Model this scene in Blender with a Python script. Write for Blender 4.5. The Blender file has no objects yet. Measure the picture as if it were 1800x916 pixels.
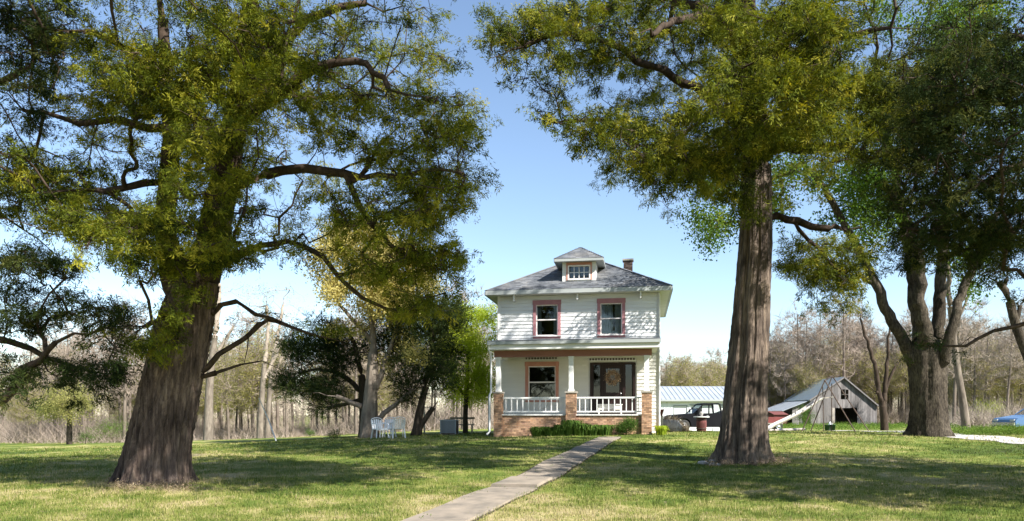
import bpy, math, random
import numpy as np
from mathutils import Vector, Matrix

# ------------------------------------------------------------------ camera, sky, sun, exposure
scn = bpy.context.scene
COL = scn.collection
FPX, HZ, CX, CZ = 1300.0, 728.0, 900.0, 1.5          # focal length, horizon row, centre column (1800x916 photo), eye height
cam = bpy.data.cameras.new('camera'); camo = bpy.data.objects.new('camera', cam); COL.objects.link(camo)
cam.sensor_fit = 'HORIZONTAL'; cam.sensor_width = 36.0; cam.lens = 36.0 * FPX / 1800.0
cam.shift_y = (HZ - 458.0) / 1800.0
cam.clip_start = 0.1; cam.clip_end = 3000
camo.location = (0, 0, CZ); camo.rotation_euler = (math.radians(90), 0, 0)
scn.camera = camo

SUN_EL, SUN_AZ = math.radians(41), math.radians(47)   # azimuth: right of straight behind the camera
S = Vector((math.cos(SUN_EL) * math.sin(SUN_AZ), -math.cos(SUN_EL) * math.cos(SUN_AZ), math.sin(SUN_EL)))
world = bpy.data.worlds.new('World'); scn.world = world; world.use_nodes = True
wn = world.node_tree.nodes; wl = world.node_tree.links
sky = wn.new('ShaderNodeTexSky'); sky.sky_type = 'NISHITA'; sky.sun_disc = False
sky.sun_elevation = SUN_EL; sky.sun_rotation = math.atan2(S.x, S.y)
sky.altitude = 200; sky.air_density = 1.0; sky.dust_density = 0.3; sky.ozone_density = 1.0
bg = wn['Background']; bg.inputs[1].default_value = 0.092
wl.new(sky.outputs[0], bg.inputs[0])
sl = bpy.data.lights.new('sun', 'SUN'); sl.energy = 5.0; sl.angle = math.radians(0.5); sl.color = (1.0, 0.955, 0.885)
slo = bpy.data.objects.new('sun', sl); COL.objects.link(slo); slo.location = (20, -20, 40)
slo.rotation_euler = S.to_track_quat('Z', 'Y').to_euler()
scn.view_settings.view_transform = 'Standard'; scn.view_settings.look = 'None'
scn.view_settings.gamma = 1.0; scn.view_settings.use_curve_mapping = False
scn.view_settings.exposure = 1.38
scn.render.engine = 'CYCLES'
scn.cycles.use_denoising = True
scn.cycles.max_bounces = 6; scn.cycles.diffuse_bounces = 3; scn.cycles.glossy_bounces = 2
scn.cycles.transmission_bounces = 3; scn.cycles.transparent_max_bounces = 8
scn.cycles.caustics_reflective = False; scn.cycles.caustics_refractive = False

# ------------------------------------------------------------------ helpers
def at(px, py, d):
    """photo pixel + distance along the view axis -> world point"""
    return np.array([(px - CX) / FPX * d, d, CZ + (HZ - py) / FPX * d])
def project(P):
    P = np.atleast_2d(P); y = np.maximum(P[:, 1], 0.01)
    return CX + FPX * P[:, 0] / y, HZ - FPX * (P[:, 2] - CZ) / y
def inpoly(px, py, poly):
    px = np.asarray(px, float); py = np.asarray(py, float); ins = np.zeros(px.shape, bool); n = len(poly)
    for i in range(n):
        x0, y0 = poly[i]; x1, y1 = poly[(i + 1) % n]
        if y0 == y1: continue
        c = ((y0 > py) != (y1 > py)) & (px < (x1 - x0) * (py - y0) / (y1 - y0) + x0)
        ins ^= c
    return ins

class MB:
    """collects geometry; build() links it as ONE mesh object"""
    def __init__(s): s.v = []; s.f = []; s.n = 0; s.t = []; s.hast = False
    def add(s, verts, faces, tint=None):
        verts = np.asarray(verts, float).reshape(-1, 3)
        s.v.append(verts); s.f.append((np.asarray(faces, int) + s.n)); s.n += len(verts)
        if tint is not None: s.hast = True; s.t.append(np.broadcast_to(np.asarray(tint, float), (len(verts),)))
        else: s.t.append(np.zeros(len(verts)))
        return s
    def box(s, x0, x1, y0, y1, z0, z1, tint=None):
        v = [(x0, y0, z0), (x1, y0, z0), (x1, y1, z0), (x0, y1, z0), (x0, y0, z1), (x1, y0, z1), (x1, y1, z1), (x0, y1, z1)]
        return s.add(v, [(0, 3, 2, 1), (4, 5, 6, 7), (0, 1, 5, 4), (1, 2, 6, 5), (2, 3, 7, 6), (3, 0, 4, 7)], tint)
    def bar(s, a, b, w, h=None, up=(0, 0, 1), tint=None):
        a = np.array(a, float); b = np.array(b, float); h = h or w
        d = b - a; d /= np.linalg.norm(d); u = np.array(up, float)
        if abs(d @ u) > .98: u = np.array([1., 0, 0])
        r = np.cross(d, u); r /= np.linalg.norm(r); q = np.cross(r, d)
        r = r * w / 2; q = q * h / 2
        v = [a - r - q, a + r - q, a + r + q, a - r + q, b - r - q, b + r - q, b + r + q, b - r + q]
        return s.add(v, [(0, 1, 2, 3), (7, 6, 5, 4), (1, 0, 4, 5), (2, 1, 5, 6), (3, 2, 6, 7), (0, 3, 7, 4)], tint)
    def poly(s, pts, tint=None):
        return s.add(pts, [tuple(range(len(pts)))], tint) if len(pts) in (3, 4) else s.fan(pts, tint)
    def fan(s, pts, tint=None):
        s.add(pts, [(0, i, i + 1) for i in range(1, len(pts) - 1)], tint); return s
    def prism(s, prof, y0, y1, tint=None):
        """convex-ish profile in x,z extruded along y"""
        n = len(prof); P = [(x, y0, z) for x, z in prof] + [(x, y1, z) for x, z in prof]
        base = s.n; s.add(P, np.zeros((0, 4), int), tint)
        for i in range(n):
            j = (i + 1) % n; s.f.append(np.array([(i, j, j + n, i + n)]) + base)
        s.f.append(np.array([(0, i + 1, i) for i in range(1, n - 1)]) + base)
        s.f.append(np.array([(n, n + i, n + i + 1) for i in range(1, n - 1)]) + base)
        return s
    def tube(s, pts, rad, n=8, cap=True, tint=None):
        pts = np.asarray(pts, float); rad = np.broadcast_to(np.asarray(rad, float), (len(pts),))
        d = np.gradient(pts, axis=0); d /= np.linalg.norm(d, axis=1)[:, None] + 1e-9
        ref = np.array([.31, .95, .05]) if abs(d[0] @ np.array([.31, .95, .05])) < .9 else np.array([1., 0, 0])
        a = np.linspace(0, 2 * math.pi, n, endpoint=False); V = []
        for p, t, r in zip(pts, d, rad):
            u = np.cross(t, ref); u /= np.linalg.norm(u) + 1e-9; w = np.cross(t, u)
            V.append(p + r * (np.cos(a)[:, None] * u + np.sin(a)[:, None] * w))
        m = len(pts); base = s.n; s.add(np.concatenate(V), np.zeros((0, 4), int), tint)
        i = np.arange(n); j = (i + 1) % n
        for k in range(m - 1):
            s.f.append(np.stack([k * n + i, k * n + j, (k + 1) * n + j, (k + 1) * n + i], 1) + base)
        if cap:
            s.f.append(np.array([(0, q, q + 1) for q in range(1, n - 1)]) + base)
            o = (m - 1) * n; s.f.append(np.array([(o, o + q + 1, o + q) for q in range(1, n - 1)]) + base)
        return s
    def lathe(s, prof, n=16, c=(0, 0, 0), axis='z', tint=None):
        a = np.linspace(0, 2 * math.pi, n, endpoint=False); V = []
        for r, z in prof:
            if axis == 'z': V.append(np.stack([r * np.cos(a), r * np.sin(a), np.full(n, z)], 1))
            else: V.append(np.stack([r * np.cos(a), np.full(n, z), r * np.sin(a)], 1))
        base = s.n; s.add(np.concatenate(V) + np.array(c), np.zeros((0, 4), int), tint)
        i = np.arange(n); j = (i + 1) % n
        for k in range(len(prof) - 1):
            s.f.append(np.stack([k * n + i, k * n + j, (k + 1) * n + j, (k + 1) * n + i], 1) + base)
        return s
    def inst(s, tv, tt, R, P, tint):
        """stamp a leaf template at many places: tv (K,3), tt (T,3), R (N,3,3), P (N,3)"""
        V = np.einsum('nij,kj->nki', R, tv) + P[:, None, :]
        N, K = len(P), len(tv)
        F = tt[None] + (np.arange(N) * K)[:, None, None]
        return s.add(V.reshape(-1, 3), F.reshape(-1, tt.shape[1]), np.repeat(tint, K))
    def mesh(s, name, mat=None, smooth=False):
        V = np.concatenate(s.v) if s.v else np.zeros((0, 3))
        loops = []; starts = []; o = 0; tot = []
        for f in s.f:
            if f.size == 0: continue
            k = f.shape[1]; loops.append(f.reshape(-1)); starts.append(o + np.arange(len(f)) * k); o += f.size; tot.append(np.full(len(f), k))
        L = np.concatenate(loops); ST = np.concatenate(starts); TT = np.concatenate(tot)
        me = bpy.data.meshes.new(name)
        me.vertices.add(len(V)); me.vertices.foreach_set('co', V.astype(np.float32).ravel())
        me.loops.add(len(L)); me.loops.foreach_set('vertex_index', L.astype(np.int32))
        me.polygons.add(len(ST)); me.polygons.foreach_set('loop_start', ST.astype(np.int32)); me.polygons.foreach_set('loop_total', TT.astype(np.int32))
        me.polygons.foreach_set('use_smooth', np.full(len(ST), smooth))
        me.update(calc_edges=True)
        if s.hast:
            at_ = me.attributes.new('tint', 'FLOAT', 'POINT'); at_.data.foreach_set('value', np.concatenate(s.t).astype(np.float32))
        if mat: me.materials.append(mat)
        return me
    def build(s, name, mat, parent=None, smooth=False):
        return link(name, s.mesh(name, mat, smooth), parent)

def link(name, data, parent=None):
    o = bpy.data.objects.new(name, data); COL.objects.link(o)
    if parent is not None: o.parent = parent
    return o
def tag(o, label, cat, group=None):
    o['label'] = label; o['category'] = cat
    if group: o['group'] = group
    return o
def thing(name, label, cat, loc=(0, 0, 0), rz=0, group=None):
    o = bpy.data.objects.new(name, None); COL.objects.link(o); o.empty_display_size = .2
    o.location = [float(c) for c in loc]; o.rotation_euler = (0, 0, rz)
    return tag(o, label, cat, group)
def copy_tree(o, parent=None):
    c = o.copy(); COL.objects.link(c); c.parent = parent
    for ch in list(o.children): copy_tree(ch, c)
    return c
def stuff(o): o['kind'] = 'stuff'; return o
def struct(o): o['kind'] = 'structure'; return o

# ------------------------------------------------------------------ materials
MATS = {}
def newmat(name):
    m = bpy.data.materials.new(name); m.use_nodes = True; nt = m.node_tree; nt.nodes.clear()
    out = nt.nodes.new('ShaderNodeOutputMaterial'); MATS[name] = m
    return m, nt.nodes, nt.links, out
def N(nodes, typ, **kw):
    n = nodes.new(typ)
    for k, v in kw.items(): setattr(n, k, v)
    return n
def noise(nodes, links, vec, scale, detail=4, rough=.6):
    n = nodes.new('ShaderNodeTexNoise'); n.inputs['Scale'].default_value = scale; n.inputs['Detail'].default_value = detail
    n.inputs['Roughness'].default_value = rough; links.new(vec, n.inputs['Vector']); return n
def ramp(nodes, links, fac, stops):
    r = nodes.new('ShaderNodeValToRGB'); e = r.color_ramp.elements
    while len(e) < len(stops): e.new(.5)
    for k, (p, c) in enumerate(stops): e[k].position = p; e[k].color = (*c, 1)
    links.new(fac, r.inputs[0]); return r
def pmat(name, c1, c2=None, scale=6, stretch=(1, 1, 1), bump=0., rough=.8, metallic=0., spec=.3, c3=None, lo=.3, hi=.7, island=0., fine=0.):
    m, nd, lk, out = newmat(name)
    b = nd.new('ShaderNodeBsdfPrincipled'); lk.new(b.outputs[0], out.inputs[0])
    b.inputs['Roughness'].default_value = rough; b.inputs['Metallic'].default_value = metallic; b.inputs['Specular IOR Level'].default_value = spec
    c2 = c2 or tuple(min(1, x * .8) for x in c1)
    tc = nd.new('ShaderNodeTexCoord'); mp = nd.new('ShaderNodeMapping'); mp.inputs['Scale'].default_value = stretch
    lk.new(tc.outputs['Object'], mp.inputs[0])
    n = noise(nd, lk, mp.outputs[0], scale, 6, .65)
    stops = [(lo, c1), (hi, c2)] if c3 is None else [(lo, c1), ((lo + hi) / 2, c2), (hi, c3)]
    r = ramp(nd, lk, n.outputs[0], stops); colour = r.outputs[0]
    if island:
        g = nd.new('ShaderNodeNewGeometry'); hs = nd.new('ShaderNodeHueSaturation')
        mr = nd.new('ShaderNodeMapRange'); mr.inputs['To Min'].default_value = 1 - island; mr.inputs['To Max'].default_value = 1 + island
        lk.new(g.outputs['Random Per Island'], mr.inputs[0]); lk.new(mr.outputs[0], hs.inputs['Value']); lk.new(colour, hs.inputs['Color']); colour = hs.outputs[0]
    lk.new(colour, b.inputs['Base Color'])
    if bump:
        bp = nd.new('ShaderNodeBump'); bp.inputs['Strength'].default_value = bump; bp.inputs['Distance'].default_value = .03
        lk.new(n.outputs[0], bp.inputs['Height']); lk.new(bp.outputs[0], b.inputs['Normal'])
    return m
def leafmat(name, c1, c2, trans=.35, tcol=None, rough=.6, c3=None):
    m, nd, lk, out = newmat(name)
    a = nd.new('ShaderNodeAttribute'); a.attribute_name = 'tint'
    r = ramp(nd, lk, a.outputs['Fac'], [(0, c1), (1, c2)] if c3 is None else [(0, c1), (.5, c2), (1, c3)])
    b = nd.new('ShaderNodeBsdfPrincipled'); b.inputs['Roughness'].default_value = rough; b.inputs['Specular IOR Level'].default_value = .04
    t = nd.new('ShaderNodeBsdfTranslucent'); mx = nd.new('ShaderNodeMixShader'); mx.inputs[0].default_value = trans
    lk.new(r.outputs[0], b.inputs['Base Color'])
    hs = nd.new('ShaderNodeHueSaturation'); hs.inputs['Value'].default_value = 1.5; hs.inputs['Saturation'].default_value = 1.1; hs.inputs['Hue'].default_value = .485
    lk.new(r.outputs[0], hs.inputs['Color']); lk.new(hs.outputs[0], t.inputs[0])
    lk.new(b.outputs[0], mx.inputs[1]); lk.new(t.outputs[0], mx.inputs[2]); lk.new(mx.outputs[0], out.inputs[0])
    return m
def glassmat(name, tintc=(.75, .8, .8), ior=1.6):
    m, nd, lk, out = newmat(name)
    tr = nd.new('ShaderNodeBsdfTransparent'); tr.inputs[0].default_value = (*tintc, 1)
    gl = nd.new('ShaderNodeBsdfGlossy'); gl.inputs['Roughness'].default_value = .02
    fr = nd.new('ShaderNodeFresnel'); fr.inputs[0].default_value = ior
    mx = nd.new('ShaderNodeMixShader'); lk.new(fr.outputs[0], mx.inputs[0]); lk.new(tr.outputs[0], mx.inputs[1]); lk.new(gl.outputs[0], mx.inputs[2])
    lk.new(mx.outputs[0], out.inputs[0]); return m

M = {}
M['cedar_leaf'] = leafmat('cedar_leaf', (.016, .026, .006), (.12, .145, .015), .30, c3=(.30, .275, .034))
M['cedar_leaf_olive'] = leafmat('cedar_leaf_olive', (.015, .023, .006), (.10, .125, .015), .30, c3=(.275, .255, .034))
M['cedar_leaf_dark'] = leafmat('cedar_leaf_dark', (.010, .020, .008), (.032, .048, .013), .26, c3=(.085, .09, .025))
M['maple_leaf'] = leafmat('maple_leaf', (.03, .07, .012), (.07, .13, .02), .42, c3=(.15, .19, .035))
M['lime_leaf'] = leafmat('lime_leaf', (.16, .24, .02), (.32, .40, .04), .5, c3=(.44, .48, .07))
M['yellow_leaf'] = leafmat('yellow_leaf', (.20, .18, .05), (.40, .35, .11), .45, c3=(.58, .52, .22))
M['bud_leaf'] = leafmat('bud_leaf', (.14, .16, .05), (.28, .27, .09), .45, c3=(.40, .35, .16))
M['shrub_leaf'] = leafmat('shrub_leaf', (.035, .07, .015), (.07, .13, .025), .3, c3=(.13, .20, .04))
M['weed_leaf'] = leafmat('weed_leaf', (.05, .09, .02), (.10, .17, .03), .35, c3=(.18, .24, .06))
M['dry_leaf'] = leafmat('dry_leaf', (.13, .095, .06), (.26, .20, .13), .25, c3=(.40, .33, .22))
def barkmat(name, c1, c2, c3, scale=5, zs=.09, bump=.9):
    m, nd, lk, out = newmat(name)
    b = nd.new('ShaderNodeBsdfPrincipled'); lk.new(b.outputs[0], out.inputs[0]); b.inputs['Roughness'].default_value = .95; b.inputs['Specular IOR Level'].default_value = .1
    tc = nd.new('ShaderNodeTexCoord'); mp = nd.new('ShaderNodeMapping'); mp.inputs['Scale'].default_value = (1, 1, zs); lk.new(tc.outputs['Object'], mp.inputs[0])
    n1 = noise(nd, lk, mp.outputs[0], scale * 3.2, 8, .72)
    n2 = noise(nd, lk, tc.outputs['Object'], 1.3, 3, .5)
    ad = nd.new('ShaderNodeMath'); ad.operation = 'MULTIPLY_ADD'; ad.inputs[1].default_value = .65; lk.new(n2.outputs[0], ad.inputs[0])
    sc = nd.new('ShaderNodeMath'); sc.operation = 'MULTIPLY_ADD'; sc.inputs[1].default_value = 1.3; sc.inputs[2].default_value = -.47; lk.new(n1.outputs[0], sc.inputs[0])
    lk.new(sc.outputs[0], ad.inputs[2])
    r = ramp(nd, lk, ad.outputs[0], [(.28, c1), (.5, c2), (.78, c3)]); lk.new(r.outputs[0], b.inputs['Base Color'])
    bp = nd.new('ShaderNodeBump'); bp.inputs['Strength'].default_value = bump; bp.inputs['Distance'].default_value = .10
    lk.new(n1.outputs[0], bp.inputs['Height']); lk.new(bp.outputs[0], b.inputs['Normal']); return m
M['cedar_bark'] = barkmat('cedar_bark', (.034, .025, .022), (.118, .086, .072), (.32, .24, .185))
M['cedar_bark_grey'] = barkmat('cedar_bark_grey', (.04, .031, .026), (.135, .105, .086), (.32, .25, .19))
M['limb_bark'] = pmat('limb_bark', (.025, .019, .015), (.075, .054, .04), 9, (1, 1, .3), .5, .95, spec=.1)
M['maple_bark'] = barkmat('maple_bark', (.02, .016, .012), (.055, .045, .034), (.13, .108, .08), 5, .3)
M['pale_bark'] = pmat('pale_bark', (.24, .205, .165), (.09, .072, .058), 5, (1, 1, .3), .4, .9, spec=.1)
M['dark_bark'] = pmat('dark_bark', (.035, .028, .022), (.08, .065, .05), 9, (1, 1, .25), .5, .95, spec=.1)
M['twig'] = pmat('twig', (.22, .175, .14), (.34, .28, .23), .6, (1, 1, 1), 0, .95, spec=.05)
M['twig_grey'] = pmat('twig_grey', (.25, .205, .165), (.37, .31, .255), .6, (1, 1, 1), 0, .95, spec=.05)
M['wood_trunk'] = pmat('wood_trunk', (.10, .08, .065), (.20, .165, .135), 2, (1, 1, .3), .3, .95, spec=.05)
M['white_paint'] = pmat('white_paint', (.72, .72, .70), (.62, .62, .60), 3, (.3, .3, 3), .05, .55)
M['siding'] = pmat('siding', (.70, .70, .69), (.62, .63, .63), 1.1, (.5, .5, 1.6), .04, .5, c3=(.58, .58, .57), lo=.3, hi=.8)
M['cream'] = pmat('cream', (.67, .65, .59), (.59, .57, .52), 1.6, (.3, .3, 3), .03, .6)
M['soffit'] = pmat('soffit', (.62, .62, .54), (.52, .52, .45), 2, (1, 1, 1), .03, .7)
M['fascia'] = pmat('fascia', (.36, .38, .37), (.27, .29, .29), 1.5, (.4, 1, 2), .03, .5)
M['mauve'] = pmat('mauve', (.36, .17, .18), (.29, .14, .155), 4, (1, 1, .6), .05, .7)
M['salmon'] = pmat('salmon', (.50, .24, .17), (.42, .19, .14), 4, (1, 1, .6), .05, .7)
M['beam'] = pmat('beam', (.27, .125, .095), (.21, .095, .075), 3, (.3, 1, 1), .05, .75)
M['sash'] = pmat('sash', (.78, .74, .72), (.66, .62, .60), 6, (1, 1, 1), .02, .5)
M['glass'] = glassmat('glass')
M['dim_glass'] = glassmat('dim_glass', (.3, .3, .3))
M['auto_glass'] = glassmat('auto_glass', (.85, .88, .88), 1.1)
M['room'] = pmat('room', (.10, .09, .08), (.07, .065, .06), 2, rough=.9)
M['curtain'] = pmat('curtain', (.75, .77, .78), (.58, .60, .62), 9, (3, 3, .15), .2, .9)
M['door_wood'] = pmat('door_wood', (.022, .009, .008), (.012, .006, .005), 5, (2, 2, .2), .15, .45)
M['brick'] = pmat('brick', (.29, .15, .085), (.37, .235, .15), 5, (1, 1, 1), .2, .9, spec=.1, c3=(.20, .11, .085), island=.42)
M['old_brick'] = pmat('old_brick', (.085, .058, .048), (.12, .088, .075), 5, bump=.2, rough=.9, spec=.1, c3=(.05, .04, .036), island=.4)
M['mortar'] = pmat('mortar', (.36, .31, .26), (.28, .24, .21), 14, bump=.2, rough=.95)
M['stone_cap'] = pmat('stone_cap', (.36, .33, .28), (.25, .23, .20), 7, bump=.2, rough=.9)
M['shingle'] = pmat('shingle', (.085, .095, .11), (.15, .158, .172), 1.0, (1, 1, 1), .1, .95, spec=.1, c3=(.23, .225, .22), island=.28)
M['concrete'] = pmat('concrete', (.29, .24, .185), (.21, .178, .14), 2.2, bump=.3, rough=.95, c3=(.11, .098, .08), lo=.35, hi=.75)
M['gravel'] = pmat('gravel', (.50, .47, .44), (.38, .36, .33), 8, bump=.4, rough=.95)
M['metal_roof'] = pmat('metal_roof', (.42, .46, .50), (.33, .36, .40), .7, (1, 1, 1), 0, .45, .3)
M['metal_wall'] = pmat('metal_wall', (.80, .81, .81), (.72, .73, .74), .6, (1, 1, 1), 0, .5)
M['barn_wood'] = pmat('barn_wood', (.12, .11, .108), (.19, .178, .175), 2.5, (2, 2, .25), .3, .95, spec=.1, c3=(.085, .072, .066), island=.3)
M['barn_roof'] = pmat('barn_roof', (.22, .32, .40), (.32, .40, .46), .5, (1, 1, 1), 0, .35, .5, c3=(.27, .33, .38))
M['rust_roof'] = pmat('rust_roof', (.22, .17, .14), (.32, .27, .24), .8, (1, 1, 1), 0, .7, .2)
M['black_paint'] = pmat('black_paint', (.004, .004, .006), (.007, .007, .009), 2, rough=.5, spec=.12)
M['rubber'] = pmat('rubber', (.02, .02, .02), (.03, .03, .028), 9, rough=.85)
M['chrome'] = pmat('chrome', (.55, .55, .56), (.45, .45, .46), 6, rough=.25, metallic=.9)
M['lamp_glass'] = pmat('lamp_glass', (.6, .6, .6), (.5, .5, .5), 9, rough=.1)
M['blue_paint'] = pmat('blue_paint', (.07, .15, .30), (.06, .13, .26), 2, rough=.25, spec=.6)
M['red_paint'] = pmat('red_paint', (.20, .045, .04), (.14, .035, .032), 4, rough=.6)
M['maroon'] = pmat('maroon', (.17, .055, .05), (.11, .04, .038), 5, bump=.1, rough=.8)
M['pale_slab'] = pmat('pale_slab', (.62, .62, .60), (.5, .5, .48), 6, rough=.8)
M['plastic'] = pmat('plastic', (.74, .76, .78), (.66, .69, .72), 4, rough=.5)  # bluish tone puts shade into the colour of two lawn chairs
M['ac_metal'] = pmat('ac_metal', (.34, .40, .45), (.28, .33, .38), 3, rough=.5, metallic=.2)
M['dark_metal'] = pmat('dark_metal', (.07, .055, .05), (.13, .09, .07), 8, rough=.8, metallic=.3)
M['slide_metal'] = pmat('slide_metal', (.60, .56, .52), (.48, .44, .40), 3, rough=.5, metallic=.2)
M['old_wood'] = pmat('old_wood', (.42, .38, .33), (.30, .26, .22), 5, (1, 1, .3), .2, .9)
M['green_plastic'] = pmat('green_plastic', (.02, .06, .035), (.03, .08, .05), 5, rough=.5)
M['wreath'] = leafmat('wreath', (.12, .07, .035), (.38, .24, .13), .1, c3=(.62, .48, .34))
M['stone'] = pmat('stone', (.42, .40, .38), (.28, .265, .25), 6, bump=.3, rough=.95)

def grassmat(name, blade):
    m, nd, lk, out = newmat(name)
    tc = nd.new('ShaderNodeTexCoord'); mp = nd.new('ShaderNodeMapping'); mp.inputs['Scale'].default_value = (1, 1, .0) if blade else (1, 1, 1)
    lk.new(tc.outputs['Object'], mp.inputs[0]); v = mp.outputs[0]
    big = noise(nd, lk, v, .16, 4, .6); mid = noise(nd, lk, v, 1.1, 5, .65); fine = noise(nd, lk, v, 26, 4, .7)
    mixv = nd.new('ShaderNodeMath'); mixv.operation = 'MULTIPLY_ADD'; mixv.inputs[1].default_value = .55
    lk.new(big.outputs[0], mixv.inputs[0]); m2 = nd.new('ShaderNodeMath'); m2.operation = 'MULTIPLY'; m2.inputs[1].default_value = .45
    lk.new(mid.outputs[0], m2.inputs[0]); lk.new(m2.outputs[0], mixv.inputs[2])
    ct = nd.new('ShaderNodeMath'); ct.operation = 'MULTIPLY_ADD'; ct.inputs[1].default_value = 1.7; ct.inputs[2].default_value = -.35; lk.new(mixv.outputs[0], ct.inputs[0]); f = ct.outputs[0]
    if not blade:
        m3 = nd.new('ShaderNodeMath'); m3.operation = 'MULTIPLY_ADD'; m3.inputs[1].default_value = .30; m3.inputs[2].default_value = -.15
        lk.new(fine.outputs[0], m3.inputs[0]); a2 = nd.new('ShaderNodeMath'); a2.operation = 'ADD'; lk.new(f, a2.inputs[0]); lk.new(m3.outputs[0], a2.inputs[1]); f = a2.outputs[0]
    else:
        a = nd.new('ShaderNodeAttribute'); a.attribute_name = 'tint'
        m3 = nd.new('ShaderNodeMath'); m3.operation = 'MULTIPLY_ADD'; m3.inputs[1].default_value = .34; m3.inputs[2].default_value = -.17
        lk.new(a.outputs['Fac'], m3.inputs[0]); a2 = nd.new('ShaderNodeMath'); a2.operation = 'ADD'; lk.new(f, a2.inputs[0]); lk.new(m3.outputs[0], a2.inputs[1]); f = a2.outputs[0]
    sx = nd.new('ShaderNodeSeparateXYZ'); lk.new(tc.outputs['Object'], sx.inputs[0]); mr = nd.new('ShaderNodeMapRange')
    for k_, v_ in (('From Min', 9.), ('From Max', 19.), ('To Min', .085), ('To Max', -.02)): mr.inputs[k_].default_value = v_
    lk.new(sx.outputs[1], mr.inputs[0]); ay = nd.new('ShaderNodeMath'); ay.operation = 'ADD'; lk.new(f, ay.inputs[0]); lk.new(mr.outputs[0], ay.inputs[1]); f = ay.outputs[0]
    r = ramp(nd, lk, f, [(.22, (.06, .07, .025)), (.30, (.065, .10, .02)), (.44, (.12, .165, .03)), (.56, (.225, .235, .06)), (.63, (.39, .34, .15)), (.78, (.43, .35, .22))])
    b = nd.new('ShaderNodeBsdfPrincipled'); b.inputs['Roughness'].default_value = .85; b.inputs['Specular IOR Level'].default_value = .1
    lk.new(r.outputs[0], b.inputs['Base Color'])
    if blade:
        t = nd.new('ShaderNodeBsdfTranslucent'); lk.new(r.outputs[0], t.inputs[0]); mx = nd.new('ShaderNodeMixShader'); mx.inputs[0].default_value = .4
        lk.new(b.outputs[0], mx.inputs[1]); lk.new(t.outputs[0], mx.inputs[2]); lk.new(mx.outputs[0], out.inputs[0])
    else:
        bp = nd.new('ShaderNodeBump'); bp.inputs['Strength'].default_value = .8; bp.inputs['Distance'].default_value = .06
        ad = nd.new('ShaderNodeMath'); ad.operation = 'ADD'; lk.new(fine.outputs[0], ad.inputs[0]); lk.new(mid.outputs[0], ad.inputs[1])
        lk.new(ad.outputs[0], bp.inputs['Height']); lk.new(bp.outputs[0], b.inputs['Normal']); lk.new(b.outputs[0], out.inputs[0])
    return m
M['lawn'] = grassmat('lawn', False); M['blade'] = grassmat('blade', True)

# ------------------------------------------------------------------ ground (thin-plate surface through points read off the photo)
GP = [(900, 918, 9.7), (100, 916, 10), (1700, 916, 10), (265, 846, 14.4), (1305, 812, 19), (700, 850, 14.6), (1000, 766, 31.5), (880, 768, 32.5), (1150, 764, 31.5),
      (1632, 766, 31), (1780, 770, 30), (1800, 790, 23), (1785, 757, 40), (1220, 760, 50), (1250, 757, 62), (1470, 746, 105), (1750, 748, 100), (1600, 752, 70),
      (650, 769, 34), (690, 770, 33), (480, 777, 38), (122, 781, 45), (60, 800, 32), (0, 787, 60), (400, 776, 60), (250, 781, 75), (820, 758, 50), (600, 765, 80), (820, 752, 90), (1200, 750, 100)]
gx = [at(*p) for p in GP] + [np.array(q, float) for q in [(0, 0, .02), (-12, 0, 0), (12, 0, .02), (0, -12, -.1), (-40, -10, -.3), (40, -10, .2),
      (-90, 60, -1.2), (-120, 160, -1.5), (0, 180, -.6), (120, 160, 0), (90, 60, .5), (200, 300, 0), (-200, 300, -1.5), (0, 400, -.6), (300, 0, 0), (-300, 0, -1.5)]]
gx = np.array(gx)
def _tps(r2): return np.where(r2 > 1e-9, r2 * np.log(r2 + 1e-12), 0) * .5
_A = _tps(((gx[:, None, :2] - gx[None, :, :2]) ** 2).sum(2)) + np.eye(len(gx)) * 2.0
_Pm = np.hstack([np.ones((len(gx), 1)), gx[:, :2]])
_K = np.block([[_A, _Pm], [_Pm.T, np.zeros((3, 3))]])
_w = np.linalg.solve(_K, np.concatenate([gx[:, 2], np.zeros(3)]))
def ground(x, y):
    x = np.asarray(x, float); y = np.asarray(y, float); sh = x.shape
    p = np.stack([x.ravel(), y.ravel()], 1); out = np.empty(len(p))
    for i in range(0, len(p), 20000):
        q = p[i:i + 20000]; r2 = ((q[:, None] - gx[None, :, :2]) ** 2).sum(2)
        out[i:i + 20000] = _tps(r2) @ _w[:-3] + _w[-3] + q @ _w[-2:]
    q = p; out = np.clip(out, -2.2, 1.4) + .025 * np.sin(q[:, 0] * .9 + 1.3) * np.sin(q[:, 1] * .7) + .015 * np.sin(q[:, 0] * 2.1) * np.cos(q[:, 1] * 1.7 + .4)
    return out.reshape(sh)
def gz(x, y): return float(ground(np.array([x]), np.array([y]))[0])
def onground(px, d):
    x = (px - CX) / FPX * d; return np.array([x, d, gz(x, d)])
def axis_pts(lo, hi, c, fine, grow):
    a = [c]; s = fine
    while a[-1] < hi: a.append(a[-1] + s); s *= grow
    b = [c]; s = fine
    while b[-1] > lo: b.append(b[-1] - s); s *= grow
    return np.array(sorted(set(b + a)))
xs = axis_pts(-900, 900, 0, .6, 1.045); ys = axis_pts(-60, 1500, 14, .6, 1.04)
GX, GY = np.meshgrid(xs, ys); GZ = ground(GX, GY)
nx, ny = len(xs), len(ys); idx = np.arange(nx * ny).reshape(ny, nx)
g = MB(); g.add(np.stack([GX.ravel(), GY.ravel(), GZ.ravel()], 1), np.stack([idx[:-1, :-1], idx[:-1, 1:], idx[1:, 1:], idx[1:, :-1]], -1).reshape(-1, 4))
struct(g.build('lawn', M['lawn'], None, True))

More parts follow.
